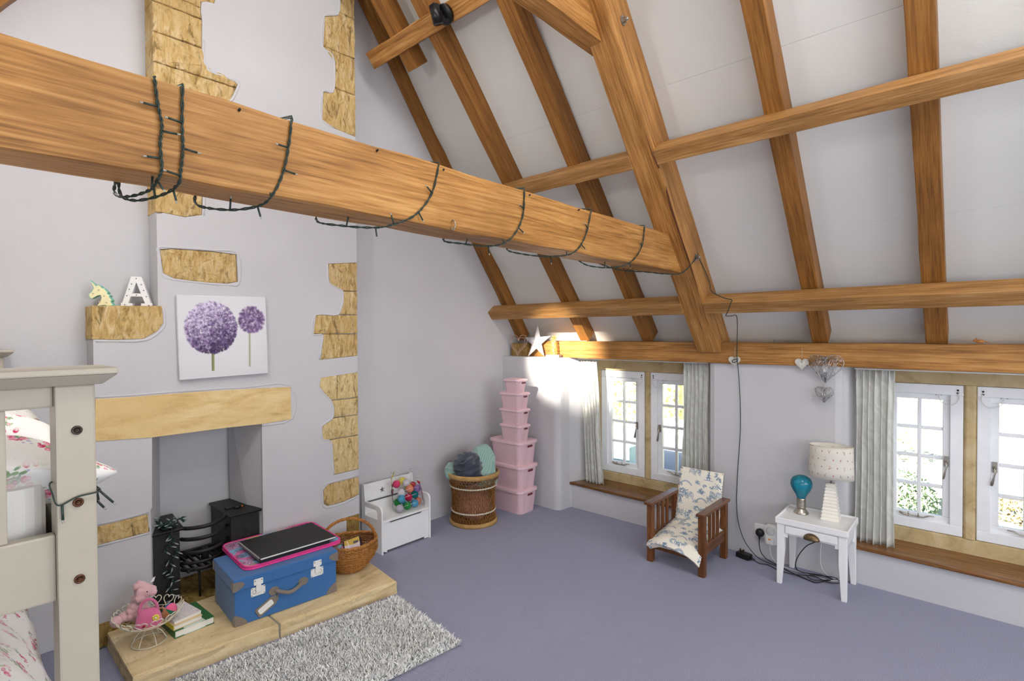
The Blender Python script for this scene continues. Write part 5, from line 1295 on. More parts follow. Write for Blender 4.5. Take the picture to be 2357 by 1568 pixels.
def blob(name, mat, c, sc, label, seed, amp, fr, rot=(0, 0, 0), cat='throw', sq=.8, crease=0):
    def fn(u, v):
        a = u * 2 * pi; e = (v - .5) * pi; f = lambda t, p: math.copysign(abs(t) ** p, t)
        p = Vector((f(cos(a), sq) * f(cos(e), sq), f(sin(a), sq) * f(cos(e), sq), f(sin(e), sq)))
        n1 = noise.noise_vector(p * fr + Vector((seed, 0, 0))); q = Vector((p.x * sc[0], p.y * sc[1], p.z * sc[2]))
        cr_ = crease * abs(noise.noise((p.x * 1.3 + seed, p.y * 1.3, p.z * 4.2)))
        return q + n1 * amp - p * cr_
    mb = MB(); mb.sheet(fn, 72, 44, cu=True); o = mb.build(name, mat, None, loc=c, rot=rot, fix=False); return tag(o, label, cat)
def velvet():
    t = NT('navy_velvet'); v = t.coord(); f = t.noise(t.coord((8, 8, 26)), 1.2, 4, .6, .8); t.to(t.ramp(f, [(.35, rgb(24, 32, 48)), (.55, rgb(58, 66, 84)), (.75, rgb(104, 106, 118))]), 'Base Color'); t.bump(f, .3, .006); t.b.inputs['Sheen Weight'].default_value = .6; return t.done(.6, 0, .3)
def waffle():
    t = NT('teal_waffle'); c = t.n('TexChecker', {'Vector': t.coord((1, 1, 1), (.6, .785, .3)), 'Scale': 120.0, 'Color1': bw(1), 'Color2': bw(.0)}).outputs['Fac']
    t.to(t.mix(c, rgb(136, 172, 164), rgb(172, 202, 194)), 'Base Color'); t.bump(c, .8, .004); t.b.inputs['Sheen Weight'].default_value = .4; return t.done(.9, 0, .1)
vel, waf = velvet(), waffle()
blob('throw', vel, (.275, -.850, .430), (.120, .115, .135), 'dark navy velvety throw bundled in the rattan basket', 3, .010, 1.3, (.25, -.2, .5), crease=.032)
blob('throw', waf, (.175, -.895, .405), (.085, .085, .075), 'pale teal waffle throw hanging out at the left of the rattan basket', 8, .014, 1.6, (.1, -.1, .7), crease=.02)
# the folded teal throw on the right: a thick cloth doubled over
def foldf():
    out = [(-.055, -.17), (-.056, -.05), (-.052, .05), (-.038, .105), (-.012, .13), (.018, .125), (.040, .095), (.055, .03), (.060, -.06), (.060, -.17)]
    inn = [(.034, -.17), (.032, -.05), (.024, .02), (.006, .055), (-.012, .056), (-.024, .02), (-.029, -.06), (-.030, -.17)]
    return out + inn
fm = MB(); pl = foldf(); L = .17
pp = [Vector((p[0], p[1], 0)) for p in spline([(p[0], p[1], 0) for p in pl], 4)]
m_ = len(pp); vs = []; fs = []; S = 13
for j in range(S):
    t = (j / (S - 1) - .5); k = 1 - .9 * abs(t * 2) ** 6 * .25
    for i, p in enumerate(pp):
        nv = noise.noise_vector((p.x * 9, p.y * 9, t * 2)) * .014
        vs.append((p.x * k + nv.x, t * L * (1 - .12 * (p.y + .17)) + nv.y, p.y * k + nv.z - .02 * abs(t * 2) ** 2))
for j in range(S - 1):
    for i in range(m_): q = (i + 1) % m_; fs.append((j * m_ + i, j * m_ + q, (j + 1) * m_ + q, (j + 1) * m_ + i))
fm.add(vs, fs, 0, True)
tess = tessellate_polygon([[Vector((p.x, p.y, 0)) for p in pp]])
fm.f += [tuple(t) for t in tess] + [tuple((S - 1) * m_ + i for i in reversed(t)) for t in tess]; fm.m += [0] * (2 * len(tess)); fm.sm += [True] * (2 * len(tess))
o = fm.build('throw', waf, None, loc=(.325, -.730, .475), rot=(.05, -.22, -.55)); tag(o, 'pale teal waffle throw folded over at the right of the rattan basket', 'throw')
blob('cushion', fabric('dusty_pink', rgb(196, 142, 128), .9, .1, 200), (.262, -.785, .135), (.13, .13, .10), 'dusty pink cloth at the bottom of the rattan basket, seen through the weave', 12, .02, 2.2, (.3, .2, .4), cat='cloth', crease=.02)

# ------------------------------------------------------------------ pink lidded boxes, seven high
BOX = [  # x0, x1, y0, y1, z0, z1
    (.125, .490, -.478, -.232, .001, .200), (.122, .494, -.476, -.230, .2005, .400), (.118, .488, -.474, -.228, .4005, .600),
    (.245, .486, -.482, -.318, .6005, .738), (.243, .487, -.484, -.320, .7385, .868), (.246, .486, -.485, -.322, .8685, 1.003), (.288, .478, -.484, -.345, 1.0035, 1.116)]
ORD = ['lowest of the stack, standing on the carpet', 'second from the floor', 'third from the floor, top of the three large ones', 'lowest of the small boxes, fourth from the floor', 'fifth from the floor', 'sixth from the floor, under the smallest', 'smallest, topmost of the stack']
holep = plain('box_inside', rgb(120, 52, 62), .6)
for i, ((x0, x1, y0, y1, z0, z1), od) in enumerate(zip(BOX, ORD)):
    cx, cy = (x0 + x1) / 2, (y0 + y1) / 2; wx, wy, h = (x1 - x0) / 2, (y1 - y0) / 2, z1 - z0; big = i < 3
    bx = thing('lidded_box', '%s pink lidded weave pattern box, %s' % ('large' if big else 'small', od), 'storage box', (cx, cy, z0), group='pink boxes stacked in the corner')
    r0 = .045 if big else .032; tp_ = .014 if big else .010; lid = .024 if big else .018
    lo = rrect(-wx + .012 + tp_, wx - .012 - tp_, -wy + .012 + tp_, wy - .012 - tp_, r0, 6); hi = rrect(-wx + .010, wx - .010, -wy + .010, wy - .010, r0, 6)
    mb = MB(); n = len(lo); rows = [(f, [(a[0] + (b_[0] - a[0]) * f, a[1] + (b_[1] - a[1]) * f, f * (h - lid)) for a, b_ in zip(lo, hi)]) for f in (0, .03, .5, 1)]
    vs = [p for _, r_ in rows for p in r_]; fs = [tuple(reversed(range(n))), tuple(3 * n + k for k in range(n))]
    for r_ in range(3): fs += [(r_ * n + k, r_ * n + (k + 1) % n, (r_ + 1) * n + (k + 1) % n, (r_ + 1) * n + k) for k in range(n)]
    mb.add(vs, fs); mb.build('body', M['pink_weave'], bx)
    l = MB(); l.prism(rrect(-wx, wx, -wy, wy, r0 + .004, 6), h - lid, h - .004, 'z'); l.prism(rrect(-wx + .012, wx - .012, -wy + .012, wy - .012, r0 - .002, 6), h - .004, h, 'z'); l.build('lid', M['pink_lid'], bx, bevel=.002)
    # hand hole in the short side: dark slot with a raised lip
    hw, hh_ = (.030, .018) if big else (.022, .014); zc_ = h - lid - .022 if big else h - lid - .014; xs_ = wx - .0102
    MB().prism(rrect(.012 - hw, .012 + hw, zc_ - hh_ / 2, zc_ + hh_ / 2, .004, 3), xs_ - .004, xs_ + .0012, 'x').build('hand_hole', holep, bx)

# ------------------------------------------------------------------ things on the ledge
ZL = 1.284
# exposed stone behind, at the gable end of the plate
stp = MB().prism([(.03, ZL - .004), (.215, ZL - .004), (.225, 1.36), (.20, 1.402), (.04, 1.400)], -.075, .16, 'y')
o = stp.build('corner_stone', M['stone_dark'], None, bevel=.008, seg=2, jitter=.006); tag(o, 'rough brown stone bedded in the ledge corner behind the paper star', 'stone')
o = MB().prism([(.225, ZL - .003), (.37, ZL - .003), (.37, 1.40), (.26, 1.408), (.235, 1.37)], -.022, .16, 'y').build('plate_end', M['oak'], None, bevel=.006, jitter=.004); tag(o, 'weathered end block of the wall plate on the ledge', 'beam')
ps = thing('paper_star', 'pale grey folded five pointed star leaning on the ledge', 'star', (.330, -.085, ZL + .001), (-.16, 0, .0))
R1, R2, cz = .158, .058, .128
outer_ = star(0, cz, R1, R2, 5, pi / 2 + .05)
mb = MB(); vs = [(0, -.034, cz), (0, .034, cz)] + [(x, 0, z) for x, z in outer_]
fs = [(0, 2 + i, 2 + (i + 1) % 10) for i in range(10)] + [(1, 2 + (i + 1) % 10, 2 + i) for i in range(10)]
mb.add(vs, fs); mb.build('folded_body', plain('star_card', rgb(216, 214, 218), .6), ps)
MB().tube([(0, -.035, cz - .02), (.004, -.038, cz - .05), (-.004, -.034, cz - .08)], .0022, 6).build('tassel', M['white'], ps)
hw_ = thing('wire_heart_light', 'pale pink wire heart ornament at the left end of the ledge', 'ornament', (.122, -.088, ZL + .001), (-.10, 0, 0))
def heart(s, n=28, cx=0, cz=0): return [(cx + s * 16 * sin(2 * pi * i / n) ** 3, 0, cz + s * (13 * cos(2 * pi * i / n) - 5 * cos(4 * pi * i / n) - 2 * cos(6 * pi * i / n) - cos(8 * pi * i / n))) for i in range(n)]
pkw = plain('pink_wire', rgb(222, 184, 174), .4)
MB().tube(heart(.0066, cz=.113), .0022, 6, True).build('outer_wire', pkw, hw_); MB().tube(heart(.0050, cz=.108), .0018, 6, True).build('inner_wire', pkw, hw_)
for i in range(0, 28, 3):
    p = heart(.0066, cz=.113)[i]; MB().ball(p, .0032, 8).build('bulb', plain('warm_bulb', rgb(240, 226, 196), .3) if 'warm_bulb' not in bpy.data.materials else bpy.data.materials['warm_bulb'], hw_)
wt = thing('wire_tree', 'glowing gold wire tree ornament on a grey wooden block', 'ornament', (.538, -.090, ZL + .001), (0, 0, .25))
MB().box(-.062, .062, -.035, .035, 0, .022).build('block', plain('grey_wood', rgb(150, 142, 130), .6), wt, bevel=.002)
gold = plain('gold_wire', rgb(226, 188, 110), .3, .7); tr = MB()
for sgn in (1, -1):
    for k in range(12):
        a0 = 2 * pi * k / 12; tr.tube([((.032 - .010 * t) * cos(a0 + sgn * 2.4 * t), (.032 - .010 * t) * sin(a0 + sgn * 2.4 * t), .022 + .125 * t) for t in [i / 10 for i in range(11)]], .0013, 5)
for z in (.024, .06, .10, .146): tr.tube(arc((0, 0, z), .032 - .010 * (z - .022) / .125, 0, 2 * pi, 20, 'xy')[:-1], .0014, 5, True)
tr.build('wire_column', gold, wt)
sp_ = MB(); g = random.Random(5)
for k in range(46):
    a = g.uniform(0, 2 * pi); e = g.uniform(-.5, 1.4); d_ = Vector((cos(a) * cos(e), sin(a) * cos(e), sin(e))); sp_.tube([Vector((0, 0, .160)) + d_ * .008, Vector((0, 0, .160)) + d_ * g.uniform(.024, .036)], [.0014, .0008], 5)
sp_.ball((0, 0, .160), .012, 10); sp_.build('spiky_top', gold, wt)
em = bpy.data.materials.new('lit_filament'); em.use_nodes = True; em.node_tree.nodes['Principled BSDF'].inputs['Emission Color'].default_value = (1, .72, .36, 1); em.node_tree.nodes['Principled BSDF'].inputs['Emission Strength'].default_value = 14
fb = MB()
for k in range(7): fb.ball((.010 * cos(k * 2.1), .010 * sin(k * 2.1), .034 + .017 * k), .0042, 8)
fb.build('lit_bulb', em, wt)

# ------------------------------------------------------------------ black spotlight on the top purlin
spx = thing('spotlight', 'black cylinder spotlight on a round plate under the top purlin', 'spotlight', (.96, -1.646, 3.338))
nn = Vector((0, -sin(math.radians(50)), -cos(math.radians(50)))).normalized(); q = nn.to_track_quat('Z', 'Y')
o = MB().lathe([(.055, .0), (.055, .020), (.052, .023), (.0, .023)], 32).build('mounting_plate', M['black_metal'], spx); o.rotation_mode = 'QUATERNION'; o.rotation_quaternion = q
c_top = Vector((-.012, -.078, .018)); axis = Vector((.02, .34, -1)).normalized()
MB().tube([nn * .02 + Vector((-.012, 0, .01)), c_top + axis * .02], .006, 10).build('arm', M['steel'], spx)
MB().tube([c_top, c_top + axis * .098], .030, 28).build('barrel', M['black_metal'], spx); MB().tube([c_top - axis * .012, c_top], .009, 12).build('cap', M['black_metal'], spx)
em2 = plain('lamp_lens', rgb(60, 58, 56), .2)
MB().tube([c_top + axis * .0975, c_top + axis * .0985], .025, 20).build('lens', em2, spx)
MB().tube(spline([(.02, .0, .05), (.05, .01, .075), (.10, .02, .09), (.20, .03, .105)], 6), .004, 6).build('cable', M['white_plastic'], spx)
# ------------------------------------------------------------------ child armchair
ac = thing('child_armchair', 'low wooden child armchair with blue toile cushions', 'armchair', (1.835, -.335, 0))
def AC(mb, nm, bevel=.003, mat='chair_wood', **k): return mb.build(nm, M[mat], ac, loc=(-1.835, .335, 0), bevel=bevel, **k)
def lean_leg(x0, x1, ya, yb, zt):   # straight post
    return MB().box(x0, x1, ya, yb, 0, zt)
for x0, x1 in ((1.645, 1.684), (1.986, 2.026)):
    AC(lean_leg(x0, x1, -.545, -.505, .372), 'leg'); AC(lean_leg(x0, x1, -.185, -.147, .372), 'leg')
M['chair_arm'] = wood('chair_arm_wood', rgb(74, 42, 22), rgb(110, 68, 40), rgb(140, 92, 58), rough=.22, scale=2.2, axis=1, knots=False, spec=.5)
for x0, x1 in ((1.634, 1.690), (1.980, 2.036)):
    AC(MB().box(x0, x1, -.565, -.130, .372, .390), 'arm', .006, 'chair_arm', seg=2)
    xm = (x0 + x1) / 2; AC(MB().box(xm - .010, xm + .010, -.505, -.185, .120, .185), 'side_rail', .003, 'chair_arm')
    for y in (-.415, -.350, -.285): AC(MB().box(xm - .007, xm + .007, y - .013, y + .013, .185, .372), 'slat', .002)
AC(MB().box(1.684, 1.986, -.530, -.512, .085, .140), 'front_rail', .003); AC(MB().box(1.684, 1.986, -.178, -.160, .10, .15), 'back_rail', .003)
def toile():
    n = 900; D = Draw(n, (238, 232, 218)); g = random.Random(14); B = [(128, 148, 170), (148, 166, 184), (104, 124, 148), (166, 180, 194)]
    def leaf(x, y, a, L, w_, c): D.ell(x + L / 2 * cos(a), y + L / 2 * sin(a), L / 2, w_, a, c, .9)
    def frond(x, y, a, L):
        x1, y1 = x + L * cos(a), y + L * sin(a); D.line([(x, y), (x1, y1)], 2.5, B[2])
        for k in range(7):
            t = .25 + .75 * k / 6; px, py = x + (x1 - x) * t, y + (y1 - y) * t
            for s in (-1, 1): leaf(px, py, a + s * g.uniform(.4, .9), L * .42 * (1.15 - t * .6), L * .05, g.choice(B))
    def willow(x, y):
        D.line([(x, y), (x - 20, y - 60), (x - 60, y - 100), (x - 110, y - 120)], 6, B[2]); D.line([(x - 20, y - 60), (x + 20, y - 110), (x + 70, y - 130)], 5, B[2])
        for k in range(12):
            bx, by = x - 120 + k * 18, y - 120 - 20 * sin(k); 
            for j in range(6): D.ell(bx + 2 * sin(j), by + j * 17, 6, 10, 0, g.choice(B), .9)
    def pagoda(x, y, s):
        c = B[0]
        for k, (w_, h_) in enumerate(((46, 60), (34, 44), (22, 30))):
            yb = y - sum((60, 44, 30)[:k]) * s; D.poly([(x - w_ * .7 * s, yb), (x + w_ * .7 * s, yb), (x + w_ * .6 * s, yb - h_ * .6 * s), (x - w_ * .6 * s, yb - h_ * .6 * s)], B[1])
            D.poly([(x - w_ * 1.25 * s, yb - h_ * .55 * s), (x + w_ * 1.25 * s, yb - h_ * .55 * s), (x + w_ * .45 * s, yb - h_ * s), (x - w_ * .45 * s, yb - h_ * s)], c)
            for j in (-1, 0, 1): D.line([(x + j * w_ * .4 * s, yb), (x + j * w_ * .4 * s, yb - h_ * .5 * s)], 2.5, B[2])
        D.poly([(x - 12 * s, y - 134 * s), (x + 12 * s, y - 134 * s), (x, y - 190 * s)], c); D.ell(x, y - 14 * s, 9 * s, 18 * s, 0, (238, 232, 218)); D.poly([(x - 80 * s, y), (x + 80 * s, y), (x + 90 * s, y + 12 * s), (x - 90 * s, y + 12 * s)], B[1])
    def bridge(x, y, s):
        P = [(x - 110 * s + 220 * s * k / 16, y - 60 * s * sin(pi * k / 16)) for k in range(17)]
        D.line(P, 20 * s, B[3], .85); D.line([(a, b_ - 14 * s) for a, b_ in P], 3, B[2])
        for a, b_ in P[::2]: D.line([(a, b_ - 14 * s), (a, b_ + 8 * s)], 2, B[2])
        for k in range(60): D.ell(x - 120 * s + g.uniform(-50, 60) * s, y + g.uniform(-20, 40) * s, g.uniform(4, 11) * s, g.uniform(3, 6) * s, g.uniform(0, 3), g.choice(B), .8)
    def bush(x, y, r, k=60):
        for _ in range(k): leaf(x + g.gauss(0, r * .5), y + g.gauss(0, r * .4), g.uniform(0, 6.3), g.uniform(14, 30), g.uniform(3, 6), g.choice(B))
    for x, y, s in ((650, 330, .95), (180, 800, .7)): pagoda(x, y, s)
    for x, y, s in ((250, 470, 1.0), (640, 80, 1.0), (560, 720, .9)): bridge(x, y, s)
    for x, y in ((420, 290), (820, 640), (330, 720)): willow(x, y)
    for x, y, a, L in ((60, 150, -.9, 90), (70, 180, .2, 80), (90, 260, 1.1, 100), (60, 330, -.2, 90), (820, 200, 2.4, 80), (840, 240, 1.4, 90), (760, 480, 3.6, 80), (700, 560, .6, 90), (480, 560, -.7, 90), (120, 600, -.5, 100), (140, 640, .6, 90), (420, 850, -.4, 90), (720, 830, 2.9, 90), (840, 830, -1.8, 100), (500, 180, 2.0, 60), (560, 420, .3, 70)): frond(x, y, a, L); frond(x, y, a + .8, L * .8)
    for x, y, r in ((200, 60, 70), (330, 100, 60), (60, 440, 60), (470, 400, 45), (830, 420, 60), (560, 560, 50), (260, 600, 60), (700, 640, 60), (60, 880, 60), (560, 860, 60), (380, 20, 40)): bush(x, y, r)
    for k in range(40): D.line([(x0 := g.uniform(0, n), y0 := g.uniform(0, n)), (x0 + 18, y0 - 5), (x0 + 36, y0 + 2)], 2.2, B[1], .7)
    return D.image('toile_print')
im_t = toile()
M['toile_back'] = printed('toile_back', im_t, (.345, .345), 'xz', (-.19, .12), .85, bump=.3, bscale=700)
M['toile_seat'] = printed('toile_seat', im_t, (.36, .36), 'xy', (-.20, -.24), .85, bump=.3, bscale=700)
# back panel leans between the arms; upholstered pad with a wooden edge and tacks
th = math.radians(14); bk_o = Vector((1.835, -.225, .160))
mbk = Matrix.Translation(bk_o) @ Matrix.Rotation(-th, 4, 'X')
bp = MB(); bp.box(-.150, .150, .010, .026, 0, .398); b0 = bp.build('back_board', M['chair_wood'], ac, bevel=.003); LM = Matrix.Translation((-1.835, .335, 0)) @ mbk; b0.matrix_local = LM
def padf(u, v): 
    x = -.152 + .304 * u; z = -.005 + .405 * v; e = min(u, 1 - u, v * 1.0 + .02, (1 - v)) ; return (x, .010 - .016 * min(1, e / .06) ** .6 + .002 * noise.noise((u * 6, v * 6, 2)), z)
pm = MB(); pm.sheet(padf, 26, 30); pb = pm.build('back_cushion', M['toile_back'], ac, fix=False); pb.matrix_local = LM
tk_ = MB()
for u in (.02, .34, .66, .98): tk_.ball((-.152 + .304 * u, .004, .392), .003, 8)
for v in (.2, .45, .7): tk_.ball((-.149, .004, .398 * v), .003, 8); tk_.ball((.149, .004, .398 * v), .003, 8)
tko = tk_.build('tack', M['brass'], ac); tko.matrix_local = LM
def seatf(u, v):
    f = -.175 + (.350) * u; y = -.580 + .400 * v
    zc_ = .150 + .055 * v + .030 * (1 - abs(2 * u - 1) ** 2.2) * (1 - .3 * v) - .020 * abs(2 * u - 1) ** 4; 
    if v < .12: zc_ -= .055 * (1 - v / .12) ** 1.5 * (.35 + .65 * u)
    zc_ += .006 * noise.noise((u * 5, v * 5, 7)) + .010 * (1 - v) * (1 - u)
    return (f + .004 * noise.noise((v * 4, u, 3)), y + .335 + .02 * (1 - v) * sin(pi * u) * -.6, zc_)
sm_ = MB(); sm_.sheet(seatf, 40, 40); sc_ = sm_.build('seat_cushion', M['toile_seat'], ac, fix=False); md = sc_.modifiers.new('thick', 'SOLIDIFY'); md.thickness = .040; md.offset = -1; bv = sc_.modifiers.new('round', 'BEVEL'); bv.width = .012; bv.segments = 3; bv.angle_limit = .9
AC(MB().box(1.69, 1.98, -.50, -.19, .092, .106), 'seat_board', .002)

# ------------------------------------------------------------------ white bedside table
tb_ = thing('bedside_table', 'small white bedside table with one drawer and a cup handle', 'table', (2.546, -.162, 0))
def T_(mb, nm, bevel=.002, mat='white', **k): return mb.build(nm, M[mat], tb_, loc=(-2.546, .162, 0), bevel=bevel, **k)
tx0, tx1, ty0, ty1 = 2.360, 2.733, -.318, -.006
T_(MB().box(tx0 + .006, tx1 - .006, ty0 + .006, ty1 - .006, .366, .386), 'top')
rim = MB()
rim.box(tx0, tx1, ty0, ty0 + .010, .360, .396); rim.box(tx0, tx1, ty1 - .010, ty1, .360, .396); rim.box(tx0, tx0 + .010, ty0 + .01, ty1 - .01, .360, .396); rim.box(tx1 - .010, tx1, ty0 + .01, ty1 - .01, .360, .396)
T_(rim, 'top_rim', .003)
for x0, x1, sx in ((tx0 + .008, tx0 + .048, 1), (tx1 - .048, tx1 - .008, -1)):
    for y0, y1, sy in ((ty0 + .008, ty0 + .044, 1), (ty1 - .044, ty1 - .008, -1)):
        a0, a1 = (x0, x0 + .026) if sx > 0 else (x1 - .026, x1); b0_, b1_ = (y0, y0 + .024) if sy > 0 else (y1 - .024, y1)
        mb = MB(); mb.hexa([(a0, b0_, 0), (a1, b0_, 0), (a1, b1_, 0), (a0, b1_, 0)], [(x0, y0, .20), (x1, y0, .20), (x1, y1, .20), (x0, y1, .20)]); mb.box(x0, x1, y0, y1, .20, .3605); T_(mb, 'leg', .002)
for y0, y1 in ((ty0 + .014, ty0 + .026), (ty1 - .026, ty1 - .014)):
    T_(MB().prism([(tx0 + .048, .360), (tx0 + .048, .282), (tx0 + .066, .282), (tx0 + .066, .300), (tx1 - .066, .300), (tx1 - .066, .282), (tx1 - .048, .282), (tx1 - .048, .360)], y0, y1, 'y'), 'apron', .001)
for x0, x1 in ((tx0 + .014, tx0 + .026), (tx1 - .026, tx1 - .014)):
    T_(MB().prism([(ty0 + .044, .360), (ty0 + .044, .262), (ty0 + .06, .262), (ty0 + .06, .292), (ty1 - .06, .292), (ty1 - .06, .262), (ty1 - .044, .262), (ty1 - .044, .360)], x0, x1, 'x'), 'side_apron', .001)
dw = T_(MB().box(tx0 + .056, tx1 - .056, ty0 + .004, ty0 + .015, .310, .352), 'drawer', .002)
cu_ = MB(); cu_.sheet(lambda u, v: (-.038 * cos(pi * u), -.024 * sin(pi * v * .5) ** .8 * sin(pi * u) ** .5, .031 * sin(pi * u) ** .8 * (1 - v * v)), 24, 10)
cu_.tube([(-.041 * cos(pi * k / 16), 0, .034 * sin(pi * k / 16)) for k in range(17)], .002, 6)
o = cu_.build('cup_handle', M['brass'], dw, loc=(2.553, ty0 + .004, .306), fix=False); o['label'] = 'aged brass cup pull'
md = o.modifiers.new('thick', 'SOLIDIFY'); md.thickness = .002
# turquoise bulb lamp
zt_ = .3865
bl_ = thing('bulb_lamp', 'turquoise glass light bulb shaped lamp on a steel foot', 'table lamp', (2.454, -.118, zt_))
MB().lathe([(.040, 0), (.041, .004), (.036, .012), (.026, .026), (.022, .034), (.0, .034)], 36).build('foot', M['steel'], bl_)
ff = [(.022, .034)]
for k in range(6): ff += [(.0255, .037 + k * .0092), (.0262, .042 + k * .0092), (.0240, .0455 + k * .0092)]
MB().lathe(ff + [(.024, .0935), (.0, .0935)], 36).build('screw_collar', M['steel'], bl_)
gp_ = [(.0235, .090), (.0255, .102), (.033, .118), (.046, .138), (.056, .158), (.0605, .178), (.058, .198), (.048, .216), (.030, .228), (.012, .2335), (.0005, .234)]
gl = MB(); gl.lathe(gp_, 40); gl.build('glass_bulb', M['blue_glass'], bl_)
MB().lathe([(.012, .104), (.012, .125), (.016, .140), (.012, .155), (.001, .158)], 20).build('inner_bulb', plain('inner_bulb', rgb(70, 170, 176), .3), bl_)
# white ridged lamp with flowered shade
lm_ = thing('ridged_lamp', 'white ridged pyramid table lamp with a small flowered oval shade', 'table lamp', (2.612, -.120, zt_), (0, 0, .06))
mb = MB(); pr_ = [(.046, 0)]; nR = 11
for k in range(nR):
    z0_, z1_ = .214 * k / nR, .214 * (k + 1) / nR; w0 = .046 - .024 * k / nR; w1_ = .046 - .024 * (k + 1) / nR
    pr_ += [(w0 + .0012, z0_ + .004), (w0 + .0012, z1_ - .007), (w1_ - .0022, z1_ - .002)]
pr_ += [(.021, .215)]
vs = []; fs = []
for w_, z in pr_: vs += [(-w_, -w_, z), (w_, -w_, z), (w_, w_, z), (-w_, w_, z)]
for i in range(len(pr_) - 1): fs += [(i * 4 + k, i * 4 + (k + 1) % 4, i * 4 + 4 + (k + 1) % 4, i * 4 + 4 + k) for k in range(4)]
fs += [(3, 2, 1, 0), tuple((len(pr_) - 1) * 4 + k for k in range(4))]; mb.add(vs, fs)
mb.build('base', plain('ivory_ceramic', rgb(240, 236, 226), .3, var=.02), lm_, bevel=.0012)
MB().tube([(0, 0, .214), (0, 0, .250)], .005, 12).build('stem', M['steel'], lm_); MB().tube([(0, 0, .25), (0, 0, .30)], .012, 14).build('lamp_holder', M['white_plastic'], lm_)
def sprig():
    n = 512; D = Draw(n, (240, 236, 226), 256); g = random.Random(8)
    for r_ in range(4):
        for c_ in range(9):
            x, y = 28 + c_ * 57 + (28 if r_ % 2 else 0), 34 + r_ * 62
            if (r_ + c_) % 2 == 0:
                for k in range(9): D.ell(x + g.gauss(0, 6), y + g.gauss(0, 7), g.uniform(1.6, 3.2), g.uniform(1.4, 2.4), g.uniform(0, 3), g.choice([(176, 72, 84), (206, 130, 136), (150, 150, 130), (196, 90, 100)]), .9)
                D.line([(x, y + 4), (x - 3, y + 14)], 1.4, (150, 140, 130))
            else: D.ell(x, y, 3.2, 4.6, .4, (172, 44, 62)); D.line([(x, y + 4), (x + 2, y + 9)], 1.2, (110, 100, 90))
    return D.image('sprig_print')
def uvmat(name, img):
    t = NT(name); im = t.n('TexImage', {'Vector': t.n('TexCoord').outputs['UV']}, image=img); t.to(im.outputs[0], 'Base Color')
    tl = t.n('BsdfTranslucent', {'Color': im.outputs[0]}); mx = t.n('MixShader', {0: .25, 1: t.b.outputs[0], 2: tl.outputs[0]}); t.t.links.new(mx.outputs[0], t.t.nodes['Material Output'].inputs[0]); return t.done(.8, 0, .2)
nu, nv = 56, 5; sh = MB()
sh.sheet(lambda u, v: ((.118 - .006 * v) * cos(2 * pi * u), (.072 - .004 * v) * sin(2 * pi * u), .248 + .188 * v), nu + 1, nv)
so_ = sh.build('shade', uvmat('sprig_shade', sprig()), lm_, fix=False)
uv = so_.data.uv_layers.new(name='UVMap')
for p in so_.data.polygons:
    for li_ in p.loop_indices:
        vi = so_.data.loops[li_].vertex_index; uv.data[li_].uv = ((vi % (nu + 1)) / nu * 2, (vi // (nu + 1)) / (nv - 1))
md = so_.modifiers.new('thick', 'SOLIDIFY'); md.thickness = .002
rg_ = MB(); rg_.tube([(.112 * cos(2 * pi * k / 40), .068 * sin(2 * pi * k / 40), .436) for k in range(40)], .0022, 6, True); rg_.tube([(-.11, 0, .40), (.11, 0, .40)], .0015, 5); rg_.tube([(0, 0, .30), (0, 0, .402)], .002, 6)
rg_.build('shade_ring', M['cream_wire'], lm_)

# ------------------------------------------------------------------ sockets, plugs, cables
sk_ = thing('wall_socket', 'white double wall socket between armchair and table', 'socket', (2.222, -.001, .180))
MB().box(-.073, .073, -.009, .001, -.043, .043).build('face_plate', M['white_plastic'], sk_, bevel=.003, seg=2)
for x in (-.02, .05): MB().box(x - .006, x + .006, -.012, -.008, .016, .032).build('switch', M['white_plastic'], sk_, bevel=.001)
pg = thing('black_plug', 'round black plug in the wall socket', 'plug', (2.186, -.0105, .170))
MB().lathe([(.026, 0), (.027, .010), (.023, .024), (.012, .030), (.0, .031)], 24).build('body', M['black_plastic'], pg, rot=(pi / 2, 0, 0))
MB().tube([(0, -.016, -.022), (0, -.017, -.038)], .006, 10).build('strain_relief', M['black_plastic'], pg)
tm = thing('timer_switch', 'white plug in timer with a round dial and orange switch', 'timer', (2.258, -.0105, .178))
MB().prism(rrect(-.034, .034, -.062, .062, .012), -.030, 0, 'y').build('body', M['white_plastic'], tm, bevel=.004, seg=2)
MB().lathe([(.027, 0), (.027, .006), (.022, .009), (.0, .009)], 28).build('dial', plain('dial_white', rgb(214, 216, 218), .4), tm, loc=(0, -.030, .026), rot=(pi / 2, 0, 0))
tck = MB()
for k in range(24): a = k * pi / 12; tck.tube([(.0225 * cos(a), -.0395, .026 + .0225 * sin(a)), (.0255 * cos(a), -.0375, .026 + .0255 * sin(a))], .0006, 4)
tck.build('dial_mark', plain('tick_grey', rgb(120, 124, 130), .5), tm)
MB().box(-.022, .022, -.052, -.030, -.058, -.014).build('adaptor_plug', M['white_plastic'], tm, bevel=.005, seg=2); MB().box(-.008, .008, -.0545, -.051, -.026, -.017).build('orange_switch', plain('orange_neon', rgb(240, 150, 70), .3), tm, bevel=.001)
ad = thing('power_adaptor', 'black plug top power adaptor lying on the carpet', 'adaptor', (2.108, -.085, 0), (0, 0, -.25))
MB().box(-.045, .045, -.026, .026, .001, .036).build('body', M['black_plastic'], ad, bevel=.005, seg=2)
pn = MB(); pn.box(-.030, -.024, -.004, .004, .036, .056); pn.box(-.012, -.006, -.013, -.004, .036, .052); pn.box(-.012, -.006, .004, .013, .036, .052); pn.build('pin', M['brass'], ad, bevel=.0005)
MB().tube([(.044, 0, .018), (.074, 0, .014)], [.009, .006], 10).build('strain_relief', M['black_plastic'], ad)
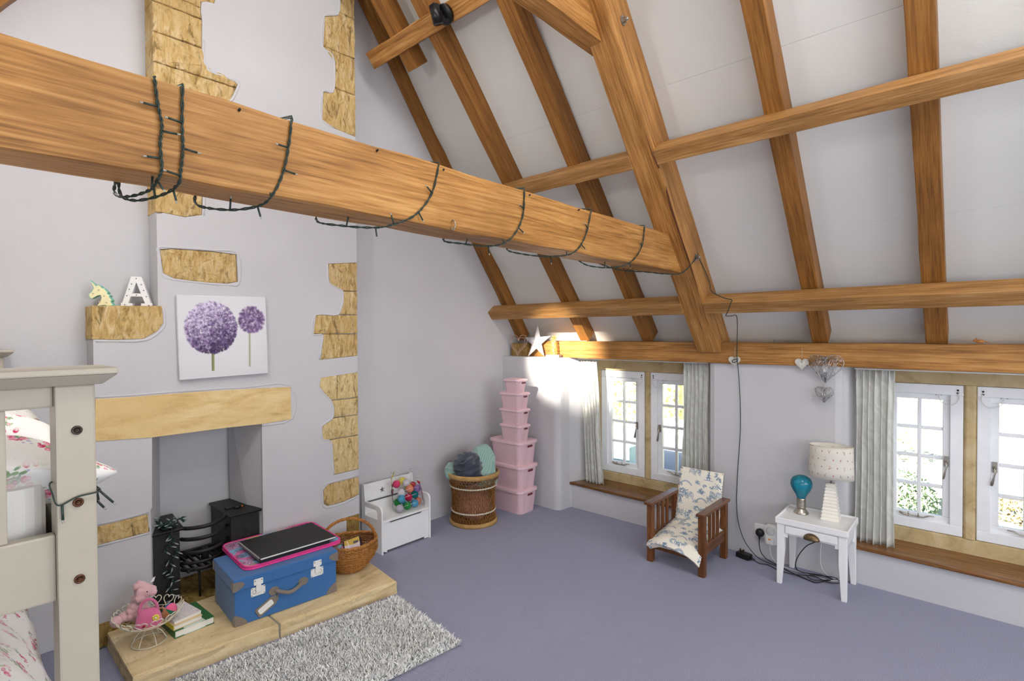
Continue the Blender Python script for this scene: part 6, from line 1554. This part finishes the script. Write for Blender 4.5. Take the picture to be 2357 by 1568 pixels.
def cable(name, pts, r, mat, label, n=8):
    o = MB().tube(spline(pts, n), r, 6).build(name, M[mat]); return tag(o, label, 'cable')
cable('power_cable', [(2.186, -.027, .134), (2.186, -.030, .09), (2.20, -.035, .045), (2.24, -.05, .018), (2.32, -.08, .008), (2.42, -.13, .006), (2.50, -.16, .006), (2.545, -.17, .006), (2.58, -.12, .008), (2.61, -.06, .006), (2.55, -.05, .010), (2.46, -.09, .012), (2.425, -.115, .04), (2.43, -.10, .10), (2.47, -.06, .17), (2.53, -.022, .22), (2.535, -.010, .33)], .0030, 'black_plastic', 'black lamp cable running from the black plug to the table')
cable('white_cable', [(2.258, -.045, .116), (2.258, -.046, .08), (2.268, -.045, .04), (2.30, -.055, .012), (2.38, -.075, .005), (2.48, -.08, .005), (2.60, -.085, .006), (2.66, -.03, .006), (2.59, -.035, .008), (2.545, -.022, .05), (2.538, -.018, .14), (2.545, -.004, .24), (2.545, -.003, .32)], .0024, 'white_plastic', 'white lamp cable running from the timer to the table')
cable('adaptor_lead', [(2.178, -.103, .013), (2.215, -.115, .005), (2.26, -.10, .005), (2.33, -.135, .005), (2.42, -.15, .0105), (2.52, -.10, .012), (2.60, -.13, .011), (2.655, -.09, .010), (2.62, -.045, .014), (2.55, -.075, .016), (2.49, -.12, .014), (2.53, -.155, .012), (2.60, -.105, .016)], .0026, 'black_plastic', 'coiled black adaptor lead under the white table')

# ------------------------------------------------------------------ hanging hearts and trinkets on the wall plate
def heart2(s, n=40): return [(s * 16 * sin(2 * pi * i / n) ** 3, s * (13 * cos(2 * pi * i / n) - 5 * cos(4 * pi * i / n) - 2 * cos(6 * pi * i / n) - cos(8 * pi * i / n))) for i in range(n)]
def plaque(x, z, zn, label):
    h_ = thing('heart_plaque', label, 'heart', (x, -.0335, z), group='small white plaque hearts')
    MB().prism(heart2(.0024), -.004, .004, 'y').build('body', plain('chalky_white', rgb(222, 218, 208), .8, bump=.6, bscale=300) if 'chalky_white' not in bpy.data.materials else bpy.data.materials['chalky_white'], h_, bevel=.001)
    k = MB(); g = random.Random(int(x * 100))
    for q in (.0019, .0013): k.tube([(px, -.0045, pz) for px, pz in heart2(q, 20)], .0009, 5, True)
    for _ in range(16): a, r_ = g.uniform(0, 6.3), g.uniform(0, .014); k.ball((r_ * cos(a), -.0045, r_ * sin(a) + .002), .0012, 6)
    k.build('relief', plain('grey_relief', rgb(170, 172, 168), .8) if 'grey_relief' not in bpy.data.materials else bpy.data.materials['grey_relief'], h_)
    t = MB(); t.tube([(0, .002, .020), (0, .006, zn - z)], .0009, 5); t.build('string', M['cream_wire'], h_); MB().ball((0, .002, zn - z), .0028, 8).build('pin', M['silver'], h_)
plaque(2.026, 1.300, 1.394, 'small white plaque heart beside the hanging black cable')
plaque(2.435, 1.297, 1.394, 'small white plaque heart left of the big wire heart')
def wireheart(x, z, s, ntw, label, seed, bulge, top):
    h_ = thing('wire_heart', label, 'heart', (x, -.046, z)); g = random.Random(seed); H = heart2(s)
    fr = MB(); fr.tube([(px, 0, pz) for px, pz in H], .0016, 6, True); fr.build('frame', M['silver'], h_)
    w_ = MB()
    for _ in range(ntw):
        i, j = g.randrange(40), g.randrange(40)
        if abs(i - j) < 5: continue
        p, q_ = H[i], H[j]; sd = g.choice((-1, 1)); m_ = ((p[0] + q_[0]) / 2 + g.gauss(0, s), (p[1] + q_[1]) / 2 + g.gauss(0, s)); w_.tube([(p[0], 0, p[1]), (m_[0], sd * bulge, m_[1]), (q_[0], 0, q_[1])], .0008, 4)
    w_.build('wire_wrap', M['silver'], h_)
    bd = MB()
    for _ in range(ntw // 3): i = g.randrange(40); f = g.uniform(.1, .9); bd.ball((H[i][0] * f, g.uniform(-bulge, 0), H[i][1] * f), .0022, 6)
    bd.build('bead', M['silver'], h_); lp = MB()
    lp.tube([p + Vector((0, 0, s * 9)) for p in arc((0, 0, 0), .006, 0, 2 * pi, 14)[:-1]], .0014, 6, True); lp.tube([(0, 0, s * 9 + .006), (0, .006, s * 9 + .02)], .0008, 5); lp.build('loop', M['silver'], h_); return h_
wireheart(2.566, 1.284, .0060, 110, 'large silver wire heart hanging on the wall plate', 3, .012, 1.39)
h2 = wireheart(2.560, 1.120, .0033, 110, 'smaller silver wire heart hanging below the large one', 4, .009, 1.2)
cab = MB()
for k in range(9): cab.ball((0, 0, .032 + k * .0048), .0022, 6)
cab.tube([(0, 0, .02), (0, 0, .066)], .0007, 5); cab.build('bead_chain', M['silver'], h2)
ms = thing('mouse_figurine', 'tiny tan wooden mouse sitting on the wall plate', 'figurine', (3.262, .005, 1.4305))
tan = plain('tan_wood', rgb(196, 128, 70), .5)
MB().ball((0, 0, .010), .012, 12, sc=(1.6, .9, .85)).build('body', tan, ms); MB().ball((-.018, 0, .014), .008, 10, sc=(1.2, .9, .9)).build('head', tan, ms)
MB().ball((-.016, -.006, .023), .005, 8, sc=(.6, .6, 1)).build('ear', tan, ms); MB().ball((-.013, .006, .023), .005, 8, sc=(.6, .6, 1)).build('ear', tan, ms); MB().tube([(.018, 0, .008), (.028, 0, .005), (.034, -.004, .004)], .002, 6).build('tail', tan, ms)
kn = MB().lathe([(.010, 0), (.011, .004), (.010, .011), (.006, .015), (.0, .015)], 14).build('round_pebble', plain('grey_stone', rgb(128, 124, 120), .8, bump=.4), None, loc=(2.268, .015, 1.4285)); tag(kn, 'small grey round pebble on the wall plate', 'pebble')

# ------------------------------------------------------------------ string lights round the tie beam
sl = thing('string_lights', 'dark green string lights wound around the oak tie beam', 'string lights', (1.78, -2.0, 1.975))
LOOPS = [
    [(1.865, -3.315, 2.091), (1.868, -3.31, 2.03), (1.868, -3.302, 1.981), (1.868, -3.306, 1.94), (1.868, -3.304, 1.881), (1.856, -3.312, 1.852), (1.82, -3.318, 1.838), (1.77, -3.345, 1.828), (1.70, -3.36, 1.845), (1.692, -3.352, 1.90), (1.692, -3.33, 2.03), (1.70, -3.30, 2.092), (1.78, -3.28, 2.093)],
    [(1.865, -3.258, 2.091), (1.868, -3.261, 2.0), (1.868, -3.26, 1.94), (1.868, -3.265, 1.885), (1.856, -3.268, 1.856), (1.80, -3.285, 1.838), (1.74, -3.33, 1.826), (1.695, -3.35, 1.855), (1.692, -3.33, 1.95), (1.692, -3.20, 2.05), (1.70, -3.10, 2.093), (1.78, -3.03, 2.094)],
    [(1.865, -2.993, 2.095), (1.868, -3.005, 2.007), (1.868, -3.022, 1.933), (1.862, -3.050, 1.868), (1.82, -3.07, 1.844), (1.76, -3.13, 1.834), (1.70, -3.185, 1.856), (1.692, -3.12, 1.95), (1.692, -2.85, 2.06), (1.70, -2.68, 2.095), (1.78, -2.55, 2.095)],
    [(1.865, -2.47, 2.093), (1.868, -2.505, 1.98), (1.868, -2.575, 1.895), (1.856, -2.655, 1.852), (1.82, -2.70, 1.840), (1.76, -2.785, 1.842), (1.70, -2.84, 1.862), (1.692, -2.75, 1.95), (1.692, -2.35, 2.06), (1.70, -2.20, 2.093), (1.78, -2.08, 2.094)],
    [(1.865, -2.014, 2.094), (1.868, -2.03, 1.972), (1.864, -2.10, 1.875), (1.82, -2.16, 1.845), (1.75, -2.26, 1.850), (1.70, -2.31, 1.87), (1.692, -2.1, 1.98), (1.70, -1.70, 2.092), (1.78, -1.60, 2.094)],
    [(1.865, -1.515, 2.094), (1.868, -1.575, 1.955), (1.862, -1.66, 1.87), (1.81, -1.74, 1.848), (1.74, -1.87, 1.850), (1.695, -1.93, 1.88), (1.692, -1.6, 2.0), (1.70, -1.2, 2.092), (1.78, -1.08, 2.094)],
    [(1.865, -.983, 2.092), (1.868, -1.025, 1.968), (1.862, -1.14, 1.872), (1.80, -1.23, 1.842), (1.73, -1.36, 1.85), (1.692, -1.40, 1.90), (1.70, -1.0, 1.86), (1.78, -.80, 1.855), (1.84, -.66, 1.850), (1.90, -.58, 1.858), (1.939, -.50, 1.93), (1.942, -.452, 1.975)]]
pts = []
for l in LOOPS: pts += spline(l, 7)
cm = MB(); T2 = [Vector(p) for p in pts]
for ph in (0, pi):
    tw = []
    for i, p in enumerate(T2):
        t = (T2[min(i + 1, len(T2) - 1)] - T2[max(i - 1, 0)]).normalized(); u_ = t.orthogonal().normalized(); w_ = t.cross(u_); tw.append(p + (u_ * cos(i * 1.3 + ph) + w_ * sin(i * 1.3 + ph)) * .0024)
    cm.tube(tw, .0021, 5)
cm.build('cable', M['cable_green'], sl, loc=(-1.78, 2.0, -1.975))
g = random.Random(6); clr = plain('clear_tip', rgb(170, 176, 170), .15)
for l in LOOPS:
    sp2 = spline(l, 7); n_ = len(sp2)
    for f, sgn in ((.10, -1), (.19, 1), (.30, -1), (.40, 1), (.48, -1)):
        i = int(f * n_); p = Vector(sp2[i]); t = (Vector(sp2[i + 1]) - p).normalized()
        side_ = Vector((0, 1, 0)) * sgn if p.z > 1.87 else Vector((.1, .1, -1 if sgn > 0 else .8)); d_ = (side_ - t * side_.dot(t) + Vector((.12, 0, g.uniform(-.35, .25)))).normalized()
        if p.x < 1.75: continue
        b_ = MB(); b_.tube([p, p + d_ * .030], .0026, 7); b_.tube([p + d_ * .030, p + d_ * .037], .0018, 7, mi=1); b_.build('bulb', [M['cable_green'], clr], sl, loc=(-1.78, 2.0, -1.975))
# lead from the bolt down the purlin and the wall to the socket
o = cable('light_lead', [(1.945, -.448, 1.985), (1.944, -.42, 1.955), (1.946, -.33, 1.885), (1.955, -.285, 1.815), (1.985, -.325, 1.755), (2.06, -.345, 1.712), (2.12, -.356, 1.693), (2.118, -.366, 1.672), (2.085, -.325, 1.622), (2.06, -.285, 1.597), (2.047, -.15, 1.60), (2.046, -.045, 1.59), (2.047, -.046, 1.40), (2.049, -.050, 1.32), (2.052, -.03, 1.215), (2.058, -.02, 1.06), (2.061, -.018, .865), (2.053, -.018, .70), (2.044, -.018, .569), (2.038, -.018, .42), (2.036, -.02, .361), (2.050, -.03, .22), (2.090, -.04, .109), (2.14, -.05, .05), (2.192, -.06, .016), (2.26, -.07, .006), (2.34, -.09, .0045)], .0026, 'cable_green', 'long dark cable dropping from the truss bolt to the floor')
o = cable('cable_knot', [(2.047, -.050, 1.312), (2.030, -.054, 1.308), (2.018, -.054, 1.298), (2.026, -.054, 1.289), (2.044, -.056, 1.296), (2.054, -.056, 1.308), (2.046, -.058, 1.314)], .0026, 'cable_green', 'loop of dark cable knotted over the small heart')
hk = MB(); hk.tube(spline([(1.858, -2.409, 1.900), (1.872, -2.409, 1.900), (1.880, -2.411, 1.880), (1.872, -2.413, 1.866), (1.864, -2.416, 1.874)], 6), .0026, 8)
o = hk.build('cup_hook', M['steel']); tag(o, 'small steel hook screwed into the tie beam', 'hook')
